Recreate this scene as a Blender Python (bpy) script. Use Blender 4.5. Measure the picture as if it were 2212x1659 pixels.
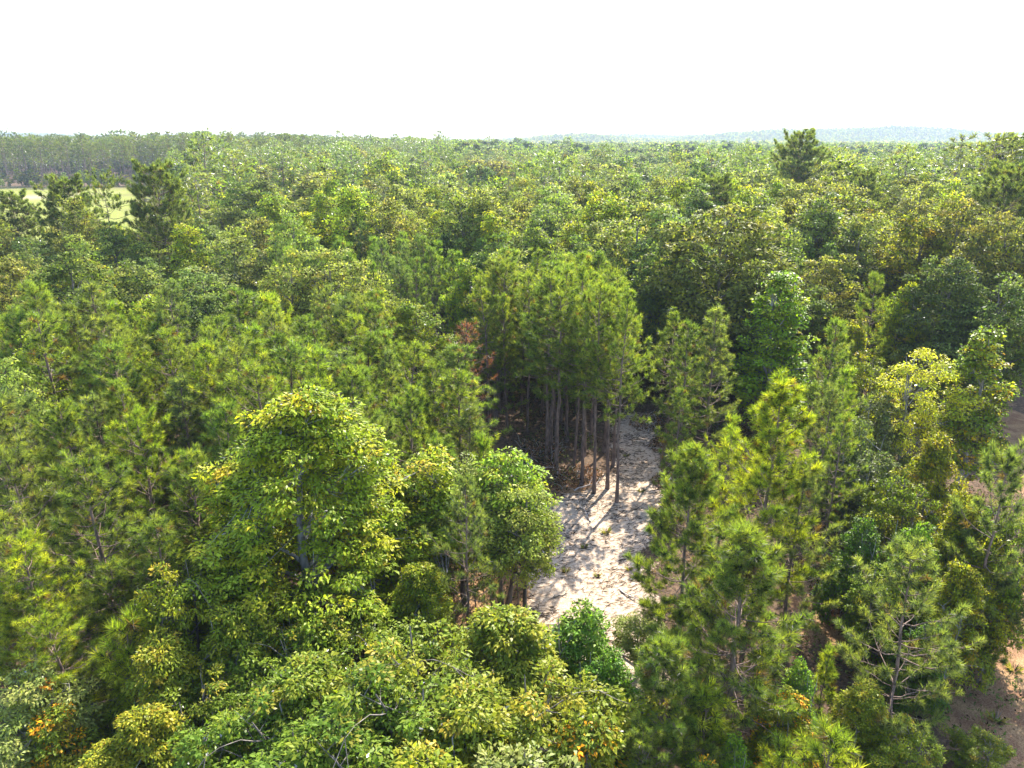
import bpy, math
import numpy as np
from mathutils import Vector, Matrix

# ------------------------------------------------------------------ scene, camera, light
sc = bpy.context.scene
for o in list(bpy.data.objects):
    bpy.data.objects.remove(o)
COL = sc.collection
R = math.radians

CAM_H, PITCH, FOC = 24.0, R(19.0), 710.0          # metres, radians, pixels at 1024 wide
cam_d = bpy.data.cameras.new('camera')
cam_d.sensor_fit = 'HORIZONTAL'; cam_d.sensor_width = 36.0; cam_d.lens = FOC / 1024 * 36.0
cam_d.clip_start = 0.5; cam_d.clip_end = 20000
cam = bpy.data.objects.new('camera', cam_d); COL.objects.link(cam)
cam.location = (0, 0, CAM_H); cam.rotation_euler = (R(90) - PITCH, 0, 0)
sc.camera = cam

SUN_EL, SUN_AZ = R(46), R(27)                      # azimuth from +Y towards +X
world = bpy.data.worlds.new('World'); sc.world = world; world.use_nodes = True
nt = world.node_tree; nt.nodes.clear()
sky = nt.nodes.new('ShaderNodeTexSky'); sky.sky_type = 'NISHITA'; sky.sun_disc = False
sky.sun_elevation = SUN_EL; sky.sun_rotation = SUN_AZ
sky.altitude = 100; sky.air_density = 1.0; sky.dust_density = 1.2; sky.ozone_density = 1.0
bg = nt.nodes.new('ShaderNodeBackground'); bg.inputs['Strength'].default_value = 0.15
wo = nt.nodes.new('ShaderNodeOutputWorld')
nt.links.new(sky.outputs[0], bg.inputs[0]); nt.links.new(bg.outputs[0], wo.inputs[0])

sun_d = bpy.data.lights.new('sun', 'SUN'); sun_d.energy = 3.7; sun_d.angle = R(0.53); sun_d.color = (1.0, 0.94, 0.83)
sun = bpy.data.objects.new('sun', sun_d); COL.objects.link(sun)
sdir = Vector((math.sin(SUN_AZ) * math.cos(SUN_EL), math.cos(SUN_AZ) * math.cos(SUN_EL), math.sin(SUN_EL)))
sun.rotation_euler = sdir.to_track_quat('Z', 'Y').to_euler(); sun.location = (20, 40, 60)

vs = sc.view_settings
vs.view_transform = 'Standard'; vs.look = 'None'; vs.gamma = 1.0; vs.use_curve_mapping = False; vs.exposure = 2.36
cy = sc.cycles
cy.max_bounces = 4; cy.diffuse_bounces = 3; cy.glossy_bounces = 1; cy.transmission_bounces = 3
cy.volume_bounces = 0; cy.transparent_max_bounces = 4
cy.caustics_reflective = False; cy.caustics_refractive = False
cy.sample_clamp_indirect = 4.0
cy.use_denoising = True

# ------------------------------------------------------------------ helpers
VS = 1024 / 2212.0                                  # measurements are taken on a 2212-wide view of the photograph
ST, CT = math.sin(PITCH), math.cos(PITCH)

def at(xv, yv, z=0.0):
    """world point of height z seen at (xv, yv)"""
    x = (xv * VS - 512) / FOC; y = (yv * VS - 384) / FOC
    down = ST + y * CT; fwd = CT - y * ST
    t = (CAM_H - z) / down
    return x * t, fwd * t

def seen(X, Y, Z):
    dep = Y * CT + (CAM_H - Z) * ST
    yy = (CAM_H - Z) * CT - Y * ST
    return (512 + FOC * X / dep) / VS, (384 + FOC * yy / dep) / VS

HILLS = [(1680, 3150, 420, 260, 60), (1050, 3000, 420, 300, 44), (230, 2700, 220, 260, 30), (620, 3900, 700, 300, 36),
         (-2500, 3650, 600, 300, 42), (2500, 3500, 500, 300, 46), (-300, 1200, 300, 200, 4), (-60, 620, 260, 120, 3)]

def ground_z(x, y):
    x = np.asarray(x, float); y = np.asarray(y, float)
    z = 0.10 * np.sin(x * .31 + 1) * np.cos(y * .27) + 0.05 * np.sin(x * .9 + y * .7) + 0.02 * np.sin(2.3 * x - 1.9 * y)
    for a, b, sx, sy, h in HILLS:
        z = z + h * np.exp(-((x - a) / sx) ** 2 - ((y - b) / sy) ** 2)
    return z

def mesh_np(name, V, faces, cols=None, mat=None, smooth=False):
    """faces: list of int arrays (n,k)"""
    me = bpy.data.meshes.new(name)
    V = np.ascontiguousarray(V, dtype=np.float32)
    me.vertices.add(len(V)); me.vertices.foreach_set('co', V.ravel())
    faces = [np.asarray(f, dtype=np.int32) for f in faces if len(f)]
    nl = sum(f.size for f in faces); npol = sum(len(f) for f in faces)
    me.loops.add(nl); me.polygons.add(npol)
    me.loops.foreach_set('vertex_index', np.concatenate([f.ravel() for f in faces]))
    tot = np.concatenate([np.full(len(f), f.shape[1], np.int32) for f in faces])
    st = np.zeros(npol, np.int32); st[1:] = np.cumsum(tot)[:-1]
    me.polygons.foreach_set('loop_start', st)
    if smooth:
        me.polygons.foreach_set('use_smooth', np.ones(npol, bool))
    if cols is not None:
        at_ = me.attributes.new('col', 'FLOAT_COLOR', 'POINT')
        c = np.ones((len(V), 4), np.float32); c[:, :3] = cols
        at_.data.foreach_set('color', c.ravel())
    me.update(calc_edges=True)
    if mat: me.materials.append(mat)
    return me

def nrm(a):
    return a / np.maximum(np.linalg.norm(a, axis=-1, keepdims=True), 1e-9)

class Tubes:
    def __init__(s): s.V = []; s.F = []; s.n = 0
    def add(s, pts, rad, sides=6):
        pts = np.asarray(pts, float); n = len(pts); rad = np.broadcast_to(np.asarray(rad, float), (n,))
        t = nrm(np.gradient(pts, axis=0))
        ref = np.array([1., 0, 0]) if abs(t[0][2]) > .8 else np.array([0, 0, 1.])
        u = nrm(np.cross(t, ref)); v = np.cross(t, u)
        a = np.arange(sides) * 2 * np.pi / sides
        ring = pts[:, None] + rad[:, None, None] * (np.cos(a)[None, :, None] * u[:, None] + np.sin(a)[None, :, None] * v[:, None])
        s.V.append(ring.reshape(-1, 3))
        i = np.arange(n - 1)[:, None] * sides; j = np.arange(sides)[None, :]; k = (j + 1) % sides
        q = np.stack([i + j, i + k, i + sides + k, i + sides + j], -1).reshape(-1, 4) + s.n
        s.F.append(q); s.n += n * sides
        cap = s.n - sides + np.arange(sides)
        for m in range(1, sides - 1):
            s.F.append(np.array([[cap[0], cap[m], cap[m + 1], cap[m + 1]]])[:, :4]) if False else None
    def mesh(s, name, mat):
        return mesh_np(name, np.concatenate(s.V), [np.concatenate([f for f in s.F if f is not None])], mat=mat, smooth=True)

def curve(p0, p1, bend, n, rng, wob=0.0):
    p0 = np.asarray(p0, float); p1 = np.asarray(p1, float)
    u = np.linspace(0, 1, n)[:, None]
    p = p0 + (p1 - p0) * u + np.asarray(bend, float) * (4 * u * (1 - u))
    if wob: p[1:-1] += rng.normal(0, wob, (n - 2, 3))
    return p

# ------------------------------------------------------------------ materials
def new_mat(name):
    m = bpy.data.materials.new(name); m.use_nodes = True
    m.node_tree.nodes.clear()
    return m, m.node_tree.nodes, m.node_tree.links

def leaf_mat(name, rough=.38, trans=.5, ior=1.38, ttint=(1.5, 1.65, .5), instanced=False, gl=1.0):
    m, N, L = new_mat(name)
    a = N.new('ShaderNodeAttribute'); a.attribute_name = 'col'
    mul = N.new('ShaderNodeMixRGB'); mul.blend_type = 'MULTIPLY'; mul.inputs[0].default_value = 1
    L.new(a.outputs['Color'], mul.inputs[1])
    if instanced:
        t = N.new('ShaderNodeAttribute'); t.attribute_type = 'INSTANCER'; t.attribute_name = 'tint'
        L.new(t.outputs['Color'], mul.inputs[2])
    else:
        t = N.new('ShaderNodeObjectInfo'); L.new(t.outputs['Color'], mul.inputs[2])
    d = N.new('ShaderNodeBsdfDiffuse'); L.new(mul.outputs[0], d.inputs[0])
    tm = N.new('ShaderNodeMixRGB'); tm.blend_type = 'MULTIPLY'; tm.inputs[0].default_value = 1
    L.new(mul.outputs[0], tm.inputs[1]); tm.inputs[2].default_value = (*ttint, 1)
    tr = N.new('ShaderNodeBsdfTranslucent'); L.new(tm.outputs[0], tr.inputs[0])
    mx = N.new('ShaderNodeMixShader'); mx.inputs[0].default_value = trans
    L.new(d.outputs[0], mx.inputs[1]); L.new(tr.outputs[0], mx.inputs[2])
    g = N.new('ShaderNodeBsdfGlossy'); g.inputs['Roughness'].default_value = rough; g.inputs[0].default_value = (gl, gl, gl, 1)
    f = N.new('ShaderNodeFresnel'); f.inputs[0].default_value = ior
    m2 = N.new('ShaderNodeMixShader'); L.new(f.outputs[0], m2.inputs[0])
    L.new(mx.outputs[0], m2.inputs[1]); L.new(g.outputs[0], m2.inputs[2])
    o = N.new('ShaderNodeOutputMaterial'); L.new(m2.outputs[0], o.inputs[0])
    return m

def bark_mat(name, c1, c2, scale=9.0, stretch=.25):
    m, N, L = new_mat(name)
    tc = N.new('ShaderNodeTexCoord'); mp = N.new('ShaderNodeMapping'); mp.inputs['Scale'].default_value = (1, 1, stretch)
    L.new(tc.outputs['Object'], mp.inputs[0])
    n = N.new('ShaderNodeTexNoise'); n.inputs['Scale'].default_value = scale; n.inputs['Detail'].default_value = 5
    L.new(mp.outputs[0], n.inputs[0])
    r = N.new('ShaderNodeValToRGB'); r.color_ramp.elements[0].position = .35; r.color_ramp.elements[1].position = .68
    r.color_ramp.elements[0].color = (*c1, 1); r.color_ramp.elements[1].color = (*c2, 1)
    L.new(n.outputs[0], r.inputs[0])
    b = N.new('ShaderNodeBump'); b.inputs['Strength'].default_value = .6; b.inputs['Distance'].default_value = .03
    L.new(n.outputs[0], b.inputs['Height'])
    p = N.new('ShaderNodeBsdfPrincipled'); p.inputs['Roughness'].default_value = .9
    L.new(r.outputs[0], p.inputs['Base Color']); L.new(b.outputs[0], p.inputs['Normal'])
    o = N.new('ShaderNodeOutputMaterial'); L.new(p.outputs[0], o.inputs[0])
    return m

M_LEAF = leaf_mat('broad_leaf', gl=.2)
M_DRY = leaf_mat('dry_litter', gl=.0, trans=.2, ttint=(1.2, 1.1, .8))
M_LEAFM = leaf_mat('broad_leaf_mid', gl=.13, rough=.42)
M_LEAFI = leaf_mat('broad_leaf_far', instanced=True, gl=.15, rough=.5)
M_NEED = leaf_mat('pine_needle', rough=.5, trans=.5, ior=1.25, ttint=(1.6, 1.66, .5), gl=.07)
M_NEEDI = leaf_mat('pine_needle_far', rough=.5, trans=.4, ior=1.25, instanced=True, gl=.2)
M_PBARK = bark_mat('pine_bark', (.07, .045, .035), (.24, .16, .12))
M_GBARK = bark_mat('grey_bark', (.12, .11, .10), (.36, .34, .31), 6)
M_DBARK = bark_mat('dark_bark', (.06, .05, .04), (.20, .17, .14), 7)
M_DEAD = bark_mat('dead_wood', (.25, .20, .17), (.52, .46, .41), 12)

# ------------------------------------------------------------------ ground zones
def poly(pts): return np.array([at(*p) for p in pts])
SAND = poly([(1130, 1310), (1150, 1220), (1170, 1140), (1165, 1090), (1210, 1065), (1280, 1052), (1318, 1020), (1330, 960), (1325, 915),
             (1350, 893), (1400, 893), (1428, 940), (1440, 1000), (1432, 1060), (1418, 1130), (1400, 1200), (1405, 1280), (1440, 1350),
             (1470, 1420), (1440, 1500), (1350, 1520), (1250, 1440), (1140, 1360)])
FIELD = np.array([(-430, 386), (-186, 396), (-145, 305), (-94, 200), (-63, 132), (-70, 112), (-95, 112), (-200, 150), (-430, 200)])
PATCH = np.array([at(50, 425), at(90, 418), at(118, 423), at(100, 434), at(60, 436)])
ROAD = np.array([(14, 8), (19.5, 17), (24, 23.5), (29, 29), (37, 41), (42.5, 52), (44, 59), (46, 68), (47.5, 80), (51, 95), (60, 118), (74, 150), (95, 200)])
RUST = [(*at(1190, 1105), 1.6), (*at(1178, 1200), 1.1), (*at(1345, 1092), 1.5), (*at(1405, 1100), 1.2), (*at(1070, 1290), 4.2), (*at(1290, 1075), 3.2), (*at(960, 1290), 3.5), (*at(2180, 1500), 5), (*at(2150, 1330), 4), (*at(1390, 1010), 1.5), (*at(1830, 1330), 3)]

def sdist(P, poly):
    """signed distance, positive inside"""
    d = np.full(len(P), 1e9); ins = np.zeros(len(P), bool)
    n = len(poly)
    for i in range(n):
        a, b = poly[i], poly[(i + 1) % n]
        ab = b - a; t = np.clip(((P - a) @ ab) / (ab @ ab), 0, 1)
        d = np.minimum(d, np.linalg.norm(P - (a + t[:, None] * ab), axis=1))
        c = (a[1] > P[:, 1]) != (b[1] > P[:, 1])
        xi = (b[0] - a[0]) * (P[:, 1] - a[1]) / (b[1] - a[1] + 1e-12) + a[0]
        ins ^= c & (P[:, 0] < xi)
    return np.where(ins, d, -d)

def ldist(P, line):
    d = np.full(len(P), 1e9)
    for a, b in zip(line[:-1], line[1:]):
        ab = b - a; t = np.clip(((P - a) @ ab) / (ab @ ab), 0, 1)
        d = np.minimum(d, np.linalg.norm(P - (a + t[:, None] * ab), axis=1))
    return d

def sstep(x, a, b):
    t = np.clip((x - a) / (b - a), 0, 1); return t * t * (3 - 2 * t)

def axis_lines(lo, hi, a, b, step, grow=1.16):
    mid = list(np.arange(a, b, step)); out = [mid[-1]]; s = step
    while out[-1] < hi: s *= grow; out.append(out[-1] + s)
    inn = [mid[0]]; s = step
    while inn[-1] > lo: s *= grow; inn.append(inn[-1] - s)
    return np.array(inn[::-1][:-1] + mid + out[1:])

gx = axis_lines(-6500, 6500, -26, 50, .35); gy = axis_lines(-400, 7000, 14, 70, .35)
GX, GY = np.meshgrid(gx, gy); P = np.stack([GX.ravel(), GY.ravel()], 1)
Z = ground_z(P[:, 0], P[:, 1])
wob = .5 * np.sin(P[:, 0] * 1.3 + 2 * np.sin(P[:, 1] * .9)) + .35 * np.sin(P[:, 1] * 2.1 + 1.5 * np.sin(P[:, 0] * 1.7))
sand = np.maximum(sstep(sdist(P, SAND) + wob * .8, -.7, .9), .10 * sstep(1.6 - ldist(P, ROAD) + .5 * wob, -.6, .8))
sand = np.maximum(sand, .9 * sstep(sdist(P, PATCH), -4, 3))
grass = sstep(sdist(P, FIELD) + 3 * wob, -2, 2)
rust = np.zeros(len(P))
for a, b, r in RUST:
    rust = np.maximum(rust, sstep(r * 1.2 - np.hypot(P[:, 0] - a, P[:, 1] - b) + wob, -1, r * .6))
rust = np.maximum(rust, sstep(2.6 - ldist(P, ROAD) + .6 * wob, -.8, .8))
rough_ = np.random.default_rng(1).normal(0, .012, len(P)) * (np.hypot(P[:, 0], P[:, 1]) < 110)
Z = Z + rough_ - .06 * sand
nx, ny = len(gx), len(gy)
i = np.arange(ny - 1)[:, None] * nx + np.arange(nx - 1)[None, :]
Q = np.stack([i, i + 1, i + nx + 1, i + nx], -1).reshape(-1, 4)

def ground_material():
    m, N, L = new_mat('ground_soil')
    a = N.new('ShaderNodeAttribute'); a.attribute_name = 'col'
    sep = N.new('ShaderNodeSeparateColor'); L.new(a.outputs['Color'], sep.inputs[0])
    geo = N.new('ShaderNodeNewGeometry')
    def noise(s, d=6, rgh=.6):
        n = N.new('ShaderNodeTexNoise'); n.inputs['Scale'].default_value = s; n.inputs['Detail'].default_value = d; n.inputs['Roughness'].default_value = rgh
        L.new(geo.outputs['Position'], n.inputs[0]); return n.outputs[0]
    def ramp(src, els):
        r = N.new('ShaderNodeValToRGB'); cr = r.color_ramp
        while len(cr.elements) < len(els): cr.elements.new(.5)
        for e, (p, c) in zip(cr.elements, els): e.position = p; e.color = (*c, 1)
        L.new(src, r.inputs[0]); return r.outputs[0]
    def mix(f, c1, c2):
        x = N.new('ShaderNodeMixRGB'); L.new(f, x.inputs[0]); L.new(c1, x.inputs[1]); L.new(c2, x.inputs[2]); return x.outputs[0]
    def math_(op, x, y):
        n = N.new('ShaderNodeMath'); n.operation = op
        for k, v in ((0, x), (1, y)):
            if isinstance(v, float): n.inputs[k].default_value = v
            else: L.new(v, n.inputs[k])
        return n.outputs[0]
    n1, n2, n3 = noise(.8), noise(4.5), noise(16, 4, .7)
    floor = ramp(n2, [(.3, (.035, .026, .018)), (.5, (.085, .055, .034)), (.7, (.15, .095, .06))])
    straw0 = ramp(n3, [(.3, (.08, .04, .02)), (.5, (.17, .09, .048)), (.7, (.26, .16, .09))])
    straw1 = ramp(n3, [(.3, (.10, .065, .035)), (.5, (.26, .155, .075)), (.7, (.37, .25, .13))])
    straw = mix(ramp(n1, [(.42, (0, 0, 0)), (.58, (1, 1, 1))]), straw0, straw1)
    sandc = ramp(n2, [(.28, (.22, .145, .095)), (.43, (.36, .27, .19)), (.58, (.47, .375, .285))])
    bits = ramp(n3, [(.34, (.38, .27, .2)), (.50, (1, 1, 1))])
    mm = N.new('ShaderNodeMixRGB'); mm.blend_type = 'MULTIPLY'; mm.inputs[0].default_value = .75
    L.new(sandc, mm.inputs[1]); L.new(bits, mm.inputs[2])
    grassc = ramp(n1, [(.3, (.11, .13, .022)), (.5, (.15, .165, .027)), (.7, (.2, .19, .045))])
    grain = math_('MULTIPLY', math_('SUBTRACT', n2, .5), 1.2)
    def edge(ch):
        e = N.new('ShaderNodeMapRange'); e.inputs[1].default_value = .3; e.inputs[2].default_value = .7
        L.new(math_('ADD', sep.outputs[ch], grain), e.inputs[0]); return e.outputs[0]
    c = mix(edge(1), floor, straw); c = mix(edge(0), c, mm.outputs[0]); c = mix(sep.outputs[2], c, grassc)
    c2 = N.new('ShaderNodeMixRGB'); L.new(math_('MULTIPLY', math_('MULTIPLY', sep.outputs[2], sep.outputs[0]), 1.0), c2.inputs[0])
    L.new(c, c2.inputs[1]); c2.inputs[2].default_value = (.27, .21, .14, 1)
    b = N.new('ShaderNodeBump'); b.inputs['Strength'].default_value = .8; b.inputs['Distance'].default_value = .08
    L.new(n3, b.inputs['Height'])
    p = N.new('ShaderNodeBsdfPrincipled'); p.inputs['Roughness'].default_value = .95; p.inputs['Specular IOR Level'].default_value = .1
    L.new(c2.outputs[0], p.inputs['Base Color']); L.new(b.outputs[0], p.inputs['Normal'])
    o = N.new('ShaderNodeOutputMaterial'); L.new(p.outputs[0], o.inputs[0])
    return m

gme = mesh_np('ground', np.column_stack([P, Z]), [Q], cols=np.stack([sand, rust, grass], 1), mat=ground_material(), smooth=True)
ground = bpy.data.objects.new('ground', gme); COL.objects.link(ground); ground['kind'] = 'structure'
ground['label'] = 'forest floor with pale sandy clearing, rust pine straw and grassy field'

# ------------------------------------------------------------------ leaves, needles, trees
def leaf_quads(p, d, L, W, rng, fold=.25, up=None, tri=False):
    """rhombic leaves: base p, tip direction d (unit)"""
    n = len(p)
    ref = rng.normal(0, .55, (n, 3)); ref[:, 2] += 1.0
    if up is not None: ref += up
    side = nrm(np.cross(d, ref)); nn = np.cross(side, d)
    L = L[:, None]; W = W[:, None]
    if tri:
        v = np.stack([p - side * W * .55, p + side * W * .55, p + d * L * 1.1], 1).reshape(-1, 3)
        return v, np.arange(3 * n).reshape(-1, 3)
    mid = p + d * L * .45
    v = np.stack([p, mid + side * W * .5 + nn * W * fold, p + d * L - nn * L * .08, mid - side * W * .5 + nn * W * fold], 1).reshape(-1, 3)
    return v, np.arange(4 * n).reshape(-1, 4)

def pick_cols(rng, n, pal, wts):
    pal = np.array(pal); k = rng.choice(len(pal), n, p=np.array(wts) / sum(wts)); return pal[k]

PROFILE = {
    'oval': lambda t: np.sin(np.pi * np.clip(.12 + .84 * t ** .85, 0, 1)) ** .7,
    'cone': lambda t: np.clip(1.02 - t, 0, 1) ** .62 * (0.55 + .45 * np.clip(t / .22, 0, 1)),
    'dome': lambda t: np.clip(1 - t ** 2.6, 0, 1) ** .55 * (.5 + .5 * np.clip(t / .3, 0, 1)),
    'gum': lambda t: np.clip(1.03 - t, 0, 1) ** .72 * (1.0 + .0 * np.clip(t / .2, 0, 1)),
    'vase': lambda t: (.35 + .65 * np.clip(t / .6, 0, 1)) * np.clip(1 - np.clip((t - .6) / .4, 0, 1) ** 2, 0, 1) ** .5,
}

def broadleaf(name, seed, h, w, cb, nclu, per, LL, LW, pal, wts, prof='oval', droop=.5, rc=.7, bark=None, lmat=None, stems=1, limbs=12, accent=None, twigs=True, hang=0., lump=.15, nsub=None, mass=.5, fillf=.25, tri=False, spire=.0, wild=.5):
    rng = np.random.default_rng(seed)
    pr = PROFILE[prof]; T = Tubes(); ph = rng.uniform(0, 6.28, 6)
    def env(t, az):
        lm_ = 1 + .16 * np.sin(3 * az + ph[0] + 4 * t) + .13 * np.sin(5 * az + ph[1] - 7 * t) + .10 * np.sin(11 * t + ph[2] + 2 * az)
        return pr(t) * w / 2 * lm_
    base_r = .014 * h + .03
    nodes = []
    for s in range(stems):
        off = np.array([0, 0, 0.]) if stems == 1 else np.array([rng.normal(0, .25), rng.normal(0, .25), 0])
        lean = rng.normal(0, .03 * h, 2) + (off[:2] * 3 if stems > 1 else 0)
        tp = curve((off[0], off[1], -.15), (lean[0], lean[1], h * .93), (rng.normal(0, .02 * h), rng.normal(0, .02 * h), 0), 9, rng, .006 * h)
        u = np.linspace(0, 1, 9); r0 = base_r / (stems ** .5)
        T.add(tp, r0 * (1 - .9 * u) ** .8 * (1 + .5 * np.exp(-u * 18)), 8)
        nl = max(3, limbs // stems)
        for k in range(nl):
            f = .92 * (cb / h * .85 + (1 - cb / h * .85) * (k + rng.uniform(.1, .9)) / nl) 
            f = min(f, .93)
            p0 = np.array([np.interp(f, u, tp[:, c]) for c in range(3)])
            az = k * 2.4 + rng.normal(0, .4) + s * 2
            tz = np.clip((p0[2] + rng.uniform(.10, .22) * h - cb) / (h - cb), .03, .97)
            rr = env(tz, az) * rng.uniform(.65, .95)
            p1 = np.array([np.cos(az) * rr, np.sin(az) * rr, cb + tz * (h - cb)])
            c = curve(p0, p1, (0, 0, rng.uniform(-.02, .05) * h), 6, rng, .02 * w * .3)
            rl = r0 * (1 - f) ** .7 * .55 + .008
            T.add(c, rl * np.linspace(1, .25, 6), 5)
            nodes.append(c[2:])
        nodes.append(tp[5:])
    nodes = np.concatenate(nodes)
    # clump centres through the crown, mostly near its surface
    nf = int(nclu * fillf)
    t = rng.beta(1.3, 1.15, nf * 5); t = t[rng.random(nf * 5) < .25 + .75 * pr(t)][:nf]
    az = rng.uniform(0, 2 * np.pi, len(t)); q = rng.uniform(.2, .95, len(t)) ** .5
    rr = env(t, az) * q
    C = np.stack([np.cos(az) * rr, np.sin(az) * rr, cb + t * (h - cb)], 1)
    ns = nsub or int(14 + 1.2 * limbs)              # boughs: rounded masses that make the outline uneven
    ts = np.sort(rng.beta(1.25, 1.05, ns * 6)); ts = ts[rng.random(ns * 6) < .3 + .7 * pr(ts)]; ts = ts[np.linspace(0, len(ts) - 1, ns).astype(int)]; ts[-1] = .97; ts[-2] = .93
    azs = np.arange(ns) * 2.4 + rng.normal(0, .3, ns); rs = env(ts, azs) * rng.uniform(.5, .93, ns)
    SC = np.stack([np.cos(azs) * rs, np.sin(azs) * rs, cb + ts * (h - cb) * .97], 1)
    sr = w * lump * rng.uniform(.65, 1.3, ns) * (.45 + .55 * np.clip(1.15 - ts, 0, 1))
    si = rng.choice(ns, nclu - len(C), p=sr ** 2 / (sr ** 2).sum())
    dv = nrm(rng.normal(0, 1, (len(si), 3))); dv[:, 2] = dv[:, 2] * (.8 + spire) + .25 + spire * .5; dv[:, :2] *= 1 - .3 * spire * np.clip(dv[:, 2:], 0, 1)
    C2 = SC[si] + dv * (sr[si] * rng.uniform(.55, 1, len(si)))[:, None]
    C = np.concatenate([C, C2]); C[:, 2] = np.maximum(C[:, 2], .35 * cb + .2)
    if twigs:
        for c in C[::2]:
            dd = np.linalg.norm(nodes - c - np.array([0, 0, -.3]), axis=1); j = nodes[np.argmin(dd)]
            if dd.min() < .3 * w: T.add(curve(j, c, (0, 0, -.06), 3, rng), [.014, .01, .006], 3)
    n = len(C) * per; ci = np.repeat(np.arange(len(C)), per)
    rad = rng.uniform(.6, 1.25, len(C)) * rc
    dirs = nrm(rng.normal(0, 1, (n, 3))); dirs[:, 2] = np.abs(dirs[:, 2]) * .85 - .25
    pos = C[ci] + dirs * (rad[ci] * rng.uniform(.35, 1, n) ** .6)[:, None] * np.array([1.15, 1.15, .8])
    outw = pos - np.array([0, 0, 1]) * pos[:, 2:]; outw = nrm(outw)
    d = nrm(outw * .45 + dirs * .75 + rng.normal(0, wild, (n, 3)) - np.array([0, 0, 1]) * (droop + hang))
    L = rng.uniform(.5, 1.35, n) * LL; W = L * LW / LL * rng.uniform(.8, 1.2, n)
    V, F = leaf_quads(pos, d, L, W, rng, up=dirs * mass, tri=tri)
    cc = pick_cols(rng, len(C), pal, wts)
    colr = cc[ci] * .72 + pick_cols(rng, n, pal, wts) * .28
    topness = np.clip((pos[:, 2] - C[ci][:, 2]) / rc, -1, 1)
    if accent is not None:                          # autumn sprays on a few clumps
        hit = rng.random(len(C)) < accent[1]
        m = hit[ci] & (rng.random(n) < .6); colr[m] = colr[m] * .25 + .75 * np.array(accent[0]) * rng.uniform(.6, 1.2, (m.sum(), 1)) * np.stack([np.ones(m.sum()), rng.uniform(.9, 1.7, m.sum()), np.ones(m.sum())], 1)
    colr = colr * rng.uniform(.78, 1.22, (n, 1))
    lm = mesh_np(name + '_crown', V, [F], cols=np.repeat(colr, 3 if tri else 4, 0), mat=lmat or M_LEAF)
    tm = T.mesh(name + '_trunk', bark or M_GBARK)
    return tm, lm, h, w

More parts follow.
